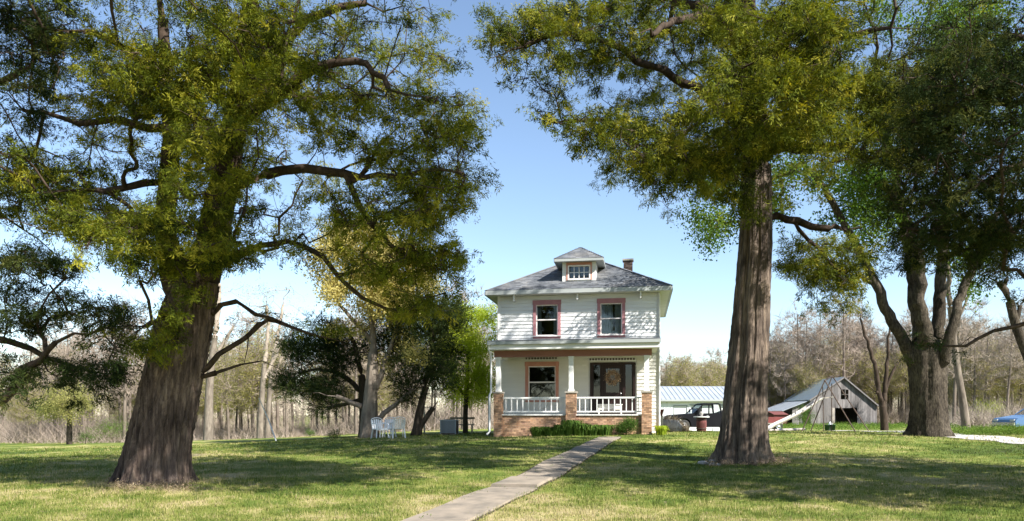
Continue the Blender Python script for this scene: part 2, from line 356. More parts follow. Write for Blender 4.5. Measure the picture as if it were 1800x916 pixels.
def ribbon(mb, pts, widths, lift):
    pts = np.asarray(pts, float); d = np.gradient(pts, axis=0); d /= np.linalg.norm(d, axis=1)[:, None]
    nrm = np.stack([-d[:, 1], d[:, 0]], 1); K = 5; V = []
    for p, n_, w in zip(pts, nrm, widths):
        for k in range(K):
            q = p + n_ * w * (k / (K - 1) - .5); V.append((q[0], q[1], gz(q[0], q[1]) + lift))
    m = len(pts); i = np.arange(m * K).reshape(m, K)
    mb.add(V, np.stack([i[:-1, :-1], i[1:, :-1], i[1:, 1:], i[:-1, 1:]], -1).reshape(-1, 4))
# front walk, slab by slab
rng = np.random.default_rng(3)
A0 = at(768, 916, 9.7)[:2]; A1 = onground(1072, 29.6)[:2]; dirp = (A1 - A0) / np.linalg.norm(A1 - A0); nrmp = np.array([-dirp[1], dirp[0]])
start = A0 - dirp * 12; total = np.linalg.norm(A1 - start); L = 1.55; npz = int(total / L)
pmb = MB(); ts = np.linspace(0, total, 60); ribbon(pmb, start + ts[:, None] * dirp, np.full(60, 1.0), .006)
path = struct(pmb.build('front_walk', M['dark_bark'], None))
for k in range(npz):
    a, b = k * total / npz + .02, (k + 1) * total / npz - .02; mb = MB(); V = []; w = .45 + rng.normal(0, .014); dz = rng.uniform(.016, .042) + (.035 if k in (10,) else 0)
    K = 4
    for t in np.linspace(a, b, K):
        for s_ in (-w, -w * .97, 0, w * .97, w):
            q = start + dirp * t + nrmp * s_; V.append((q[0], q[1], gz(*q) + (dz if abs(s_) < w else dz - .05)))
    i = np.arange(K * 5).reshape(K, 5); mb.add(V, np.stack([i[:-1, :-1], i[1:, :-1], i[1:, 1:], i[:-1, 1:]], -1).reshape(-1, 4)[:, ::-1])
    for e, row in ((a, 0), (b, (K - 1) * 5)):
        top = [V[row + j] for j in range(5)]; mb.add(top + [(x, y, z - .07) for x, y, z in top], [(j, j + 1, j + 6, j + 5) for j in range(4)])
    mb.build('slab', M['concrete'], path)
# gravel drive
dp = [onground(2100, 20)[:2], onground(1900, 24)[:2], onground(1790, 27.5)[:2], onground(1690, 31.5)[:2], onground(1600, 37)[:2], onground(1500, 43)[:2], onground(1380, 49)[:2], onground(1250, 48.5)[:2], onground(1190, 50)[:2]]
def smooth(pts, n):
    pts = np.asarray(pts, float); m = len(pts); t = np.linspace(0, m - 1, n); o = []
    for u in t:
        i = min(int(u), m - 2); f = u - i; p0 = pts[max(i - 1, 0)]; p1 = pts[i]; p2 = pts[i + 1]; p3 = pts[min(i + 2, m - 1)]
        o.append(.5 * ((2 * p1) + (-p0 + p2) * f + (2 * p0 - 5 * p1 + 4 * p2 - p3) * f * f + (-p0 + 3 * p1 - 3 * p2 + p3) * f ** 3))
    return np.array(o)
mb = MB(); sp = smooth(dp, 60); ribbon(mb, sp, 2.6 + .25 * np.sin(np.arange(60) * 1.3), .02); struct(mb.build('gravel_drive', M['gravel'], None, True))

# ------------------------------------------------------------------ trees
def spray_template(r, n, wid=.05):
    """irregular feathery cedar spray, about 1 long"""
    bend = r.normal(0, .22, 2); ax = lambda t: np.array([t, bend[0] * t * t, bend[1] * t * t])
    V = [(0, -.013, 0), (0, .013, 0), tuple(ax(.55)), tuple(ax(1.))]; T = [(0, 1, 2), (0, 2, 3)]
    for k in range(n):
        t = r.uniform(.0, .95); s = 1 if k % 2 else -1; Ln = (.48 - .30 * t) * r.uniform(.5, 1.3); a = math.radians(r.uniform(18, 70)); ro = r.uniform(-1.1, 1.1)
        d = np.array([math.cos(a), s * math.sin(a) * math.cos(ro), math.sin(a) * math.sin(ro)]); q = np.cross(d, r.normal(0, 1, 3)); q *= wid * r.uniform(.8, 1.25) / np.linalg.norm(q)
        b = ax(t); o = len(V); V += [b - q * .5, b + d * Ln * .6 + q, b + d * Ln - q * .3]; T += [(o, o + 1, o + 2)]
    return np.array(V), np.array(T)
def leaf_template(r, n, size=.22):
    V = []; T = []
    for k in range(n):
        c = r.normal(0, .42, 3); d = r.normal(0, 1, 3); d[2] -= .3; d /= np.linalg.norm(d); e = np.cross(d, r.normal(0, 1, 3)); e /= np.linalg.norm(e)
        o = len(V); l = size * r.uniform(.8, 1.3); V += [c, c + d * l * .5 + e * l * .38, c + d * l, c + d * l * .5 - e * l * .38]; T += [(o, o + 1, o + 2), (o, o + 2, o + 3)]
    return np.array(V), np.array(T)
_tr = np.random.default_rng(11)
def tuft_template(r, n=5, wid=.085):
    V = []; T = []
    for k in range(n):
        b = np.array([r.uniform(-.15, .55), 0, 0]) + r.normal(0, .12, 3); d = np.array([1, 0, 0]) + r.normal(0, .6, 3) * np.array([1, 1, .3]); d /= np.linalg.norm(d); L_ = r.uniform(.35, .65)
        q = np.cross(d, np.array([0, 0, 1.]) + r.normal(0, .35, 3)); q *= wid * r.uniform(.7, 1.3) / np.linalg.norm(q); o = len(V); V += [b, b + d * L_ * .6 + q, b + d * L_ - q * .4]; T += [(o, o + 1, o + 2)]
    return np.array(V), np.array(T)
SPRAY = [tuft_template(_tr) for _ in range(10)]
SPRAYF = [spray_template(_tr, 8) for _ in range(5)]
SPRAYC = [spray_template(_tr, 5, .12) for _ in range(4)]
LEAF = [leaf_template(_tr, 6) for _ in range(4)]
def frames(D, r):
    D = D / (np.linalg.norm(D, axis=1)[:, None] + 1e-9); q = r.normal(0, 1, D.shape); b = np.cross(D, q); b /= np.linalg.norm(b, axis=1)[:, None] + 1e-9
    return np.stack([D, b, np.cross(D, b)], 2)

class Skel:
    def __init__(s, seed): s.r = np.random.default_rng(seed); s.p = []; s.par = []; s.rad = []; s.att = []; s.len = []
    def node(s, p, par, rad=0., att=True):
        s.p.append(np.asarray(p, float)); s.par.append(par); s.rad.append(rad); s.att.append(att)
        s.len.append(0 if par < 0 else s.len[par] + np.linalg.norm(s.p[-1] - s.p[par])); return len(s.p) - 1
    def limb(s, pts, n=None, attach=True, att_from=0., wig=.0):
        """pts: rows (x,y,z,r); joined to the nearest node already there"""
        pts = np.asarray(pts, float); n = n or max(4, int(np.linalg.norm(np.diff(pts[:, :3], axis=0), axis=1).sum() / .3))
        q = smooth(pts, n); par = -1
        if s.p and attach:
            d = np.linalg.norm(np.array(s.p) - q[0, :3], axis=1); par = int(d.argmin())
        if attach and s.p: q[-3:, 3] = np.minimum(q[-3:, 3], np.array([.025, .015, .008]))
        for k, row in enumerate(q):
            w = s.r.normal(0, wig, 3) if 0 < k else 0
            par = s.node(row[:3] + w, par, row[3], k / n >= att_from)
        return par
    def link(s, targets, sag=.12, step=.35, wig=.06, far=.12):
        tips = []
        targets = np.asarray(targets, float)
        d0 = np.min(np.linalg.norm(targets[:, None] - np.array(s.p)[None, ::2], axis=2), axis=1)
        for t in targets[np.argsort(d0)]:
            P = np.array(s.p); c = np.linalg.norm(P - t, axis=1) + far * np.array(s.len) + np.where(np.array(s.att), 0, 1e3)
            j = int(c.argmin()); a = P[j]; L_ = np.linalg.norm(t - a); m = max(2, int(L_ / step)); par = j
            bow = np.array([0, 0, 1.]) * L_ * sag * s.r.uniform(-.4, 1.2) + s.r.normal(0, .08, 3) * L_
            for k in range(1, m + 1):
                f = k / m; q = a + (t - a) * f + bow * 4 * f * (1 - f) * .5 + (s.r.normal(0, wig, 3) if k < m else 0); par = s.node(q, par)
            tips.append(par)
        return tips
    def radii(s, tips, rtip, ex=.48):
        cnt = np.zeros(len(s.p))
        for t in tips: cnt[t] += 1
        for i in range(len(s.p) - 1, 0, -1):
            if s.par[i] >= 0: cnt[s.par[i]] += cnt[i]
        s.R = np.maximum(np.array(s.rad), rtip * np.maximum(cnt, .6) ** ex); return s.R
    def mesh(s, mb, sides=(6, 4, 3), lim=(.05, .018), skip=None, flare=1.0):
        P = np.array(s.p); par = np.array(s.par); R = s.R
        D = np.zeros_like(P); ok = par >= 0; D[ok] = P[ok] - P[par[ok]]
        first = {}
        for i in range(len(P)):
            if par[i] >= 0 and par[i] not in first: first[par[i]] = i
        for i in range(len(P)):
            if par[i] < 0: D[i] = P[first[i]] - P[i] if i in first else (0, 0, 1)
        D /= np.linalg.norm(D, axis=1)[:, None] + 1e-9
        ref = np.array([.83, .55, .08]); U = np.cross(D, ref); U /= np.linalg.norm(U, axis=1)[:, None] + 1e-9; W = np.cross(D, U)
        E = np.where(ok)[0]
        if skip is not None: E = E[~skip[E]]
        rc = R[E]
        for lo, hi, n in ((lim[0], 9, sides[0]), (lim[1], lim[0], sides[1]), (0, lim[1], sides[2])):
            e = E[(rc >= lo) & (rc < hi)]
            if not len(e): continue
            a = np.linspace(0, 2 * math.pi, n, endpoint=False); ca, sa = np.cos(a), np.sin(a); pe = par[e]
            rp = np.minimum(R[pe], R[e] * 1.35)
            main = np.array([first[q] == i for q, i in zip(pe, e)])
            Ub = np.where(main[:, None], U[pe], U[e]); Wb = np.where(main[:, None], W[pe], W[e])
            B = P[pe][:, None] + rp[:, None, None] * (ca[None, :, None] * Ub[:, None] + sa[None, :, None] * Wb[:, None])
            T = P[e][:, None] + R[e][:, None, None] * (ca[None, :, None] * U[e][:, None] + sa[None, :, None] * W[e][:, None])
            V = np.concatenate([B, T], 1); i = np.arange(n); j = (i + 1) % n
            F = np.stack([i, j, j + n, i + n], 1)[None] + (np.arange(len(e)) * 2 * n)[:, None, None]
            mb.add(V.reshape(-1, 3), F.reshape(-1, 4))

def sample_zone(r, poly, n, dfun, cl=1, spread=(.72, .72, .12)):
    """n points spread over a picture region, each with its own distance; cl > 1 gathers them into flat boughs"""
    poly = np.asarray(poly, float); lo = poly.min(0); hi = poly.max(0); out = []
    while len(out) < n:
        q = r.uniform(lo, hi)
        if not inpoly(q[:1], q[1:], poly)[0]: continue
        c = at(q[0], q[1], dfun(q[0], q[1])); out.append(c); tilt = r.normal(0, .16, 2)
        for k in range(cl * 3):
            if k >= cl * 3 or len(out) >= n: break
            o = r.normal(0, 1, 3) * np.array(spread); o[2] += tilt @ o[:2]; p = c + o; a, b = project(p)
            if inpoly(a, b, poly)[0]: out.append(p)
            if r.uniform() < 1 / (cl + .01): break
    return out
def ellipsoid(r, n, c, rad, shell=.0):
    d = r.normal(0, 1, (n, 3)); d /= np.linalg.norm(d, axis=1)[:, None]; u = (shell ** 3 + (1 - shell ** 3) * r.uniform(0, 1, n)) ** (1 / 3)
    return np.array(c) + d * u[:, None] * np.array(rad)
def off_frame(P, pad=0):
    px, py = project(P); return (px < -pad) | (px > 1800 + pad) | (py < -pad) | (P[:, 1] < 1)

def foliate(mb, r, centers, outs, nper, rad, size, templates, droop=0., flat=.55, tint_mu=.45, updir=.15, tints=None):
    C = np.repeat(centers, nper, 0); O = np.repeat(outs, nper, 0); n = len(C)
    off = r.normal(0, 1, (n, 3)); off /= np.linalg.norm(off, axis=1)[:, None]; off *= (r.uniform(0, 1, n) ** .45)[:, None]
    rr = np.repeat(rad if np.ndim(rad) else np.full(len(centers), rad), nper); sc = np.array([1, 1, flat])
    P = C + off * sc * rr[:, None]
    D = O * .55 + off * .75 + r.normal(0, .35, (n, 3)) + np.array([0, 0, updir]); D[:, 2] -= droop * np.abs(r.normal(0, 1, n))
    Rm = frames(D, r) * (size * r.uniform(.65, 1.3, n))[:, None, None]
    ct = (r.normal(tint_mu, .17, len(centers)) if tints is None else tints); t = np.clip(np.repeat(ct, nper) + r.normal(0, .14, n), 0, 1)
    which = r.integers(0, len(templates), n)
    for k, (tv, tt) in enumerate(templates):
        m = which == k
        if m.any(): mb.inst(tv, tt, Rm[m], P[m], t[m])

def tufted(mb, tw, r, centers, outs, ntuft, nspr, rad, size, templates, tint_mu=.44, flat=.42, trad=.08):
    """clump -> tufts -> sprays, each tuft on a fine twig"""
    n = len(centers); C = np.repeat(centers, ntuft, 0); O = np.repeat(outs, ntuft, 0); k = len(C)
    off = r.normal(0, 1, (k, 3)); off /= np.linalg.norm(off, axis=1)[:, None]; off *= (r.uniform(.15, 1, k) ** .5)[:, None]
    P = C + (off * np.array([1, 1, flat]) + O * .25) * np.repeat(rad, ntuft)[:, None]
    A = C - O * .15; D = P - A; sd = np.cross(D, r.normal(0, 1, D.shape)); sd /= np.linalg.norm(sd, axis=1)[:, None] + 1e-9; sd *= .006
    tw.add(np.stack([A - sd, A + sd, P + D * .2], 1).reshape(-1, 3), np.arange(3 * k).reshape(-1, 3))
    ct = np.repeat(r.normal(tint_mu, .17, n), ntuft) + r.normal(0, .18, k)
    ax = off * .7 + O * .55 + r.normal(0, .3, (k, 3)) + np.array([0, 0, -.06]); ax /= np.linalg.norm(ax, axis=1)[:, None]
    ln = np.repeat(np.repeat(rad, ntuft) * r.uniform(.45, .95, k), nspr); A2 = np.repeat(ax, nspr, 0); m_ = k * nspr; t = r.uniform(0, 1, m_)
    ro = r.normal(0, 1, (m_, 3)); ro /= np.linalg.norm(ro, axis=1)[:, None]
    Q = np.repeat(P, nspr, 0) + A2 * ((t - .35) * ln)[:, None] + ro * (trad * (1.15 - .75 * t) * r.uniform(.3, 1, m_))[:, None]
    D2 = A2 * .8 + ro * .75 + r.normal(0, .2, (m_, 3)); NZ = ro * .55 + np.repeat(off, nspr, 0) * .75 + np.array([0, 0, .3]) + r.normal(0, .22, (m_, 3)); NZ /= np.linalg.norm(NZ, axis=1)[:, None]
    D2 -= NZ * (D2 * NZ).sum(1)[:, None]; D2 /= np.linalg.norm(D2, axis=1)[:, None] + 1e-9
    Rm = np.stack([D2, np.cross(NZ, D2), NZ], 2) * (size * r.uniform(.65, 1.3, m_))[:, None, None]
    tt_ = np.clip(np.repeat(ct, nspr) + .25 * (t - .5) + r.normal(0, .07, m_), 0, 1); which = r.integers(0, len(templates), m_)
    for w_, (tv, tf) in enumerate(templates):
        m = which == w_
        if m.any(): mb.inst(tv, tf, Rm[m], Q[m], tt_[m])
def limb_parts(sk, skip, root, mat, sides=(8, 5, 3), lim=(.07, .02), extra=None):
    par = np.array(sk.par); comp = np.full(len(par), -1)
    for i in range(len(par)):
        if par[i] < 0 or skip[i]: continue
        comp[i] = comp[par[i]] if comp[par[i]] >= 0 else i
    ids, cn = np.unique(comp[comp >= 0], return_counts=True)
    for c in ids:
        mb = MB(); sk.mesh(mb, sides, lim, comp != c)
        if mb.f: mb.build('limb', mat, root, True)
def trunk_mesh(pts, seed, nseg=140, flute=.12, base_flare=0.44, rings=110, nfl=7):
    """fluted, root-flared trunk through rows (x,y,z,r)"""
    r = np.random.default_rng(seed); q = smooth(np.asarray(pts, float), rings); a = np.linspace(0, 2 * math.pi, nseg, endpoint=False)
    ph = r.uniform(0, 6.28, 12); V = []; z0 = q[0, 2]; H = q[-1, 2] - z0
    kk = [nfl, nfl + 4, 3, 17, 26, 39]; am = [1, .7, .6, .55, .45, .38]
    for row in q:
        h = row[2] - z0; fl = math.exp(-max(h - .22, 0) / .30); prof = np.zeros(nseg)
        for j, (k, w) in enumerate(zip(kk, am)): prof += w * np.sin(k * a + ph[j] + h * (.25 - .12 * j) + (.5 + .25 * j) * math.sin(h * (1.3 + .3 * j) + ph[j + 5]))
        prof = np.sign(prof) * np.abs(prof) ** .8
        R = row[3] * (1 + flute * prof * .5 * (1 + .6 * fl) + base_flare * fl * (.5 + .4 * np.sin(5 * a + ph[10]) + .3 * np.sin(9 * a + ph[11])))
        R += row[3] * .012 * r.normal(0, 1, nseg)
        V.append(np.stack([row[0] + R * np.cos(a), row[1] + R * np.sin(a), np.full(nseg, row[2])], 1))
    mb = MB(); i = np.arange(nseg); j = (i + 1) % nseg; F = [np.stack([k * nseg + i, k * nseg + j, (k + 1) * nseg + j, (k + 1) * nseg + i], 1) for k in range(rings - 1)]
    mb.add(np.concatenate(V), np.concatenate(F)); return mb
def PX(rows, d, scale_r=1.):
    """rows (px,py,rpx[,dd]) -> (x,y,z,r)"""
    o = []
    for row in rows:
        dd = d + (row[3] if len(row) > 3 else 0); p = at(row[0], row[1], dd); o.append((*p, row[2] * dd / FPX * scale_r))
    return o
def local(arr, base): arr = np.array(arr, float); arr[:, :3] -= base; return arr

def big_cedar(name, label, d, seed, trunk, stems, limbs, zones, extra, leaf, bark, nper, size, rad, rtip=.0065, bark_limb=None, trunk_kw={}, lean_limbs=.045):
    base = onground(trunk[0][0], d); root = thing(name, label, 'tree', base)
    T = PX(trunk, d); T[0] = (T[0][0], T[0][1], base[2] - .25, T[0][3])
    sk = Skel(seed); sk.limb(T, att_from=.72); ntr = len(sk.p)
    for s_ in stems: sk.limb(PX(s_, d), wig=.02)
    for l in limbs: sk.limb(PX(l, d), wig=lean_limbs)
    tg = []; kinds = []
    for poly, n, df, nm in zones:
        z = sample_zone(sk.r, poly, n, df, 8); tg += z; kinds += [nm] * len(z)
    if extra is not None and len(extra): tg += list(extra); kinds += list(np.where(off_frame(extra, 170), -1., .85))
    tg = np.array(tg); kinds = np.array(kinds)
    d0 = np.min(np.linalg.norm(tg[:, None] - np.array(sk.p)[None, ::2], axis=2), axis=1); o = np.argsort(d0); tg = tg[o]; kinds = kinds[o]
    tips = []; tips = sk.link(tg)
    sk.radii(tips, rtip)
    sk.p = [p - base for p in sk.p]
    tm = trunk_mesh(local(T, base), seed + 1, **trunk_kw); tm.build('trunk', bark, root, True)
    skip = np.zeros(len(sk.p), bool); skip[:ntr - 2] = True
    limb_parts(sk, skip, root, bark_limb or M['limb_bark'])
    P = np.array(sk.p); C = P[tips]; O = C - P[np.array(sk.par)[tips]]; O /= np.linalg.norm(O, axis=1)[:, None] + 1e-9
    fm = MB(); tw = MB(); kn = np.where(kinds < 0, 0, np.maximum(1, np.round(kinds * nper).astype(int)))
    for lv in np.unique(kn):
        m = kn == lv
        if lv == 0: tufted(fm, tw, sk.r, C[m], O[m], 6, 4, rad * 1.7 * np.clip(1 + .3 * sk.r.normal(0, 1, m.sum()), .4, 1.7), size * 3.4, SPRAYC, trad=.25); continue
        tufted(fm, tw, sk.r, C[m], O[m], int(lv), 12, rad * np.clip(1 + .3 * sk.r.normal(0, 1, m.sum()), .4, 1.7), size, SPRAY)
    cr = fm.build('crown', leaf, root); stuff(tw.build('twigs', M['limb_bark'], cr)); return root

def jd(d, s, seed=0):
    r = np.random.default_rng(seed + 77); return lambda x, y: d + r.normal(0, s)
def ud(a, b, seed=0):
    r = np.random.default_rng(seed + 99); return lambda x, y: r.uniform(a, b)

# --- left red cedar
dL = 14.4
rr = np.random.default_rng(5)
ex = ellipsoid(rr, 620, at(360, 120, dL), (5.4, 5.4, 5.2), .45); ex = ex[off_frame(ex, 20) | ((ex[:, 1] > dL + 1.5) & (ex[:, 0] < -4.5) & (ex[:, 2] > 5.5))]; ex = ex[ex[:, 2] > 4]
big_cedar('cedar_tree', 'huge leaning red cedar with thick fluted trunk at left of the front walk', dL, 21,
    [(268, 850, 51), (275, 800, 50), (287, 740, 49), (297, 690, 48), (308, 640, 46), (322, 580, 44), (335, 530, 40), (345, 500, 36)],
    [[(350, 500, 34), (368, 440, 30), (385, 370, 26), (405, 260, 22), (425, 140, 18), (440, 0, 14), (440, -200, 8), (430, -380, 3)],
     [(318, 520, 26), (298, 450, 20), (290, 390, 17), (296, 310, 16), (302, 240, 15), (296, 150, 12), (285, 40, 9), (270, -120, 5)]],
    [[(350, 658, 6), (395, 620, 5), (455, 566, 4), (500, 570, 3, .3), (560, 590, 2.5, .5), (610, 600, 1.5, .6)],
     [(356, 662, 6), (400, 655, 5), (447, 642, 3.5), (500, 650, 1.5)], [(455, 566, 4), (440, 600, 3), (432, 640, 1.5)],
     [(378, 550, 6), (409, 532, 5), (464, 558, 4), (523, 577, 3, .6), (578, 595, 2, 1)],
     [(385, 470, 7), (430, 440, 6), (487, 427, 5.5), (541, 436, 5), (597, 481, 4.5), (633, 522, 3.5), (680, 543, 3), (750, 545, 1.5)],
     [(400, 330, 11), (442, 314, 10), (479, 304, 9), (531, 300, 8, -.4), (610, 309, 6, -.8), (680, 312, 4.5, -1), (760, 300, 3.5, -1.2), (840, 320, 2, -1.3)],
     [(610, 312, 6, -.8), (646, 398, 5, -.9), (678, 419, 4, -1), (714, 450, 3, -1), (780, 480, 1.5, -1)],
     [(625, 318, 6, -.8), (646, 283, 5, -.9), (683, 236, 4, -1), (740, 190, 2, -1.1)],
     [(415, 220, 12), (480, 170, 10, -.6), (560, 120, 8, -1.2), (640, 115, 6, -1.6), (693, 152, 5, -1.8), (780, 180, 2.5, -2)],
     [(428, 120, 10), (520, 50, 8, .5), (620, 10, 6, 1), (720, 20, 3, 1.3)],
     [(300, 228, 8), (240, 218, 7, .2), (180, 212, 6, .4), (100, 205, 4, .8), (30, 190, 2, 1)],
     [(294, 320, 8), (220, 325, 6, -.4), (140, 335, 5, -.8), (60, 350, 3, -1.2)],
     [(292, 400, 8), (240, 380, 6, -.8), (170, 390, 4, -1.4), (90, 400, 3, -1.8)],
     [(296, 150, 7), (220, 90, 6, -.5), (130, 50, 4, -1), (60, 70, 2, -1.2)],
     [(330, 560, 9), (270, 560, 6, -1), (200, 590, 4, -1.6)]],
    [([(90, 90), (200, 30), (330, 0), (520, 0), (640, 0), (690, 30), (640, 80), (560, 110), (500, 230), (440, 290), (430, 400), (400, 480), (330, 500), (300, 360), (330, 220), (180, 190)], 300, ud(10.8, 14.6, 1), 1.15),
     ([(640, 10), (760, 10), (790, 110), (815, 150), (835, 205), (825, 250), (820, 330), (790, 380), (700, 330), (640, 290), (560, 250), (520, 180)], 180, ud(12.2, 15.4, 2), .9),
     ([(560, 330), (820, 310), (815, 360), (770, 420), (720, 450), (600, 400)], 80, ud(12.6, 14.6, 3), .9),
     ([(600, 440), (800, 420), (835, 520), (790, 550), (690, 552)], 70, ud(12.8, 14.4, 4), .9),
     ([(60, 150), (290, 200), (290, 400), (200, 430), (40, 420), (0, 300), (0, 200)], 135, ud(11.5, 17.0, 5), .95),
     ([(110, 370), (300, 380), (420, 400), (470, 420), (420, 470), (310, 480), (150, 450)], 62, ud(11.3, 13.6, 6), 1.15),
     ([(240, 440), (345, 440), (335, 540), (295, 600), (245, 640), (225, 560)], 30, ud(12.5, 13.7, 7), 1.0),
     ([(430, 340), (600, 360), (620, 480), (520, 500), (440, 470)], 18, ud(13.0, 15.6, 8), .6),
     ([(400, 540), (620, 560), (600, 610), (440, 600)], 8, ud(14.0, 15.2, 9), .35)],
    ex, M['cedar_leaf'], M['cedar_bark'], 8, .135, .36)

# --- right red cedar
dR = 19.0
rr = np.random.default_rng(6)
ex = np.concatenate([ellipsoid(rr, 900, at(1310, 30, dR + 1.5), (6.2, 5.6, 6.4), .2), ellipsoid(rr, 130, (6.5, 25., 14.3), (4.2, 4, 3.2), 0)]); ex = ex[off_frame(ex, 20) | ((ex[:, 1] > dR + 2) & (ex[:, 2] > 8.2) & (ex[:, 0] > 2.5))]; ex = ex[ex[:, 2] > 7]
big_cedar('cedar_tree', 'tall straight red cedar with tapering grey trunk standing in front of the black pickup', dR, 31,
    [(1305, 814, 39), (1306, 770, 38), (1310, 700, 35), (1317, 600, 31), (1323, 500, 28), (1328, 400, 25), (1330, 330, 23), (1329, 290, 22)],
    [[(1329, 290, 25), (1326, 200, 22), (1318, 100, 19), (1312, 0, 16), (1305, -160, 10), (1300, -320, 4)]],
    [[(1322, 240, 9), (1230, 165, 8, -.6), (1140, 110, 6.5, -1.2), (1040, 68, 5, -1.7), (950, 70, 5, -2), (870, 100, 2.5, -2.2)],
     [(1325, 290, 9), (1220, 265, 8, -.8), (1130, 230, 6, -1.4), (1040, 210, 4, -1.8), (960, 215, 2, -2)],
     [(1350, 384, 7), (1394, 386, 7, .2), (1451, 404, 6, .5), (1500, 398, 4, .8), (1540, 420, 2, 1)], [(1394, 388, 4, .2), (1430, 430, 3, .4), (1470, 480, 2, .5)],
     [(1345, 262, 11), (1400, 257, 10, -.5), (1470, 258, 8, -1), (1540, 272, 6, -1.4), (1620, 270, 3, -1.6)],
     [(1318, 120, 10), (1400, 90, 8, -1), (1500, 60, 6, -1.8), (1620, 50, 3, -2.3)],
     [(1316, 60, 10), (1220, 10, 8, .8), (1100, -20, 6, 1.5), (980, -10, 3, 1.8)],
     [(1320, 150, 9), (1330, 100, 8, -2), (1360, 90, 6, -4), (1400, 60, 4, -5.5)],
     [(1312, 60, 9), (1240, 30, 8, -2), (1180, 40, 6, -4), (1120, 60, 4, -5.5)]],
    [([(860, 20), (1000, 0), (1150, 0), (1150, 110), (1100, 180), (1000, 170), (950, 180), (925, 170), (890, 120), (850, 80)], 96, ud(15.2, 18.6, 11), .95),
     ([(930, 180), (1000, 180), (1080, 205), (1060, 260), (1030, 262), (1000, 235), (950, 240)], 24, ud(15.8, 17.8, 12), .75),
     ([(1070, 195), (1200, 170), (1290, 220), (1305, 330), (1250, 335), (1190, 325), (1130, 325), (1085, 290)], 95, ud(15.3, 18.2, 13), .9),
     ([(1140, 0), (1480, 0), (1480, 180), (1400, 250), (1330, 260), (1290, 230), (1180, 170), (1140, 100)], 190, ud(12.8, 17.4, 14), 1.15),
     ([(1250, 230), (1325, 250), (1335, 320), (1318, 375), (1285, 370), (1245, 310)], 26, ud(16.6, 18.0, 15), 1.1),
     ([(1340, 120), (1500, 120), (1640, 60), (1640, 280), (1500, 290), (1400, 265)], 130, ud(15.0, 19.5, 16), 1.0),
     ([(1372, 420), (1440, 425), (1520, 435), (1515, 520), (1495, 545), (1430, 532), (1375, 490)], 75, ud(18.2, 21.2, 17), .85)],
    ex, M['cedar_leaf_olive'], M['cedar_bark_grey'], 8, .17, .42)

# --- cedar beyond the left edge of the picture, boughs reaching in
d3 = 15.5
rr = np.random.default_rng(7)
ex = ellipsoid(rr, 170, at(-190, 150, d3), (5, 5, 6), .4); ex = ex[off_frame(ex, 0)]; ex = ex[ex[:, 2] > 3]
big_cedar('cedar_tree', 'dark cedar at far left edge whose boughs reach into the picture', d3, 41,
    [(-180, 850, 46), (-178, 750, 40), (-175, 650, 36), (-172, 550, 33), (-170, 480, 31)],
    [[(-170, 480, 31), (-170, 300, 26), (-170, 100, 20), (-172, -150, 10), (-175, -300, 4)]],
    [[(-174, 740, 10), (-60, 730, 9, -.5), (0, 702, 8, -.8), (48, 650, 7, -1), (95, 602, 5, -1.2), (180, 580, 3, -1.4)],
     [(-172, 600, 9), (-60, 600, 8), (20, 600, 6, .3), (110, 640, 4, .6), (190, 660, 2, .8)],
     [(-170, 400, 9), (-60, 380, 8, .4), (20, 390, 6, .6), (90, 440, 3, .8)], [(-170, 240, 8), (-60, 160, 7, -.5), (20, 130, 6, -.8), (66, 95, 4, -1)],
     [(-170, 60, 8), (-60, 20, 6, -.5), (40, 20, 4, -.8)]],
    [([(0, 440), (80, 430), (140, 500), (230, 540), (235, 640), (180, 700), (130, 720), (60, 690), (0, 700)], 115, ud(13.4, 16.5, 21), .95),
     ([(0, 0), (130, 0), (130, 90), (90, 160), (60, 330), (0, 430)], 95, ud(12.8, 16.0, 22), .9)],
    ex, M['cedar_leaf_dark'], M['cedar_bark_grey'], 7, .145, .38)

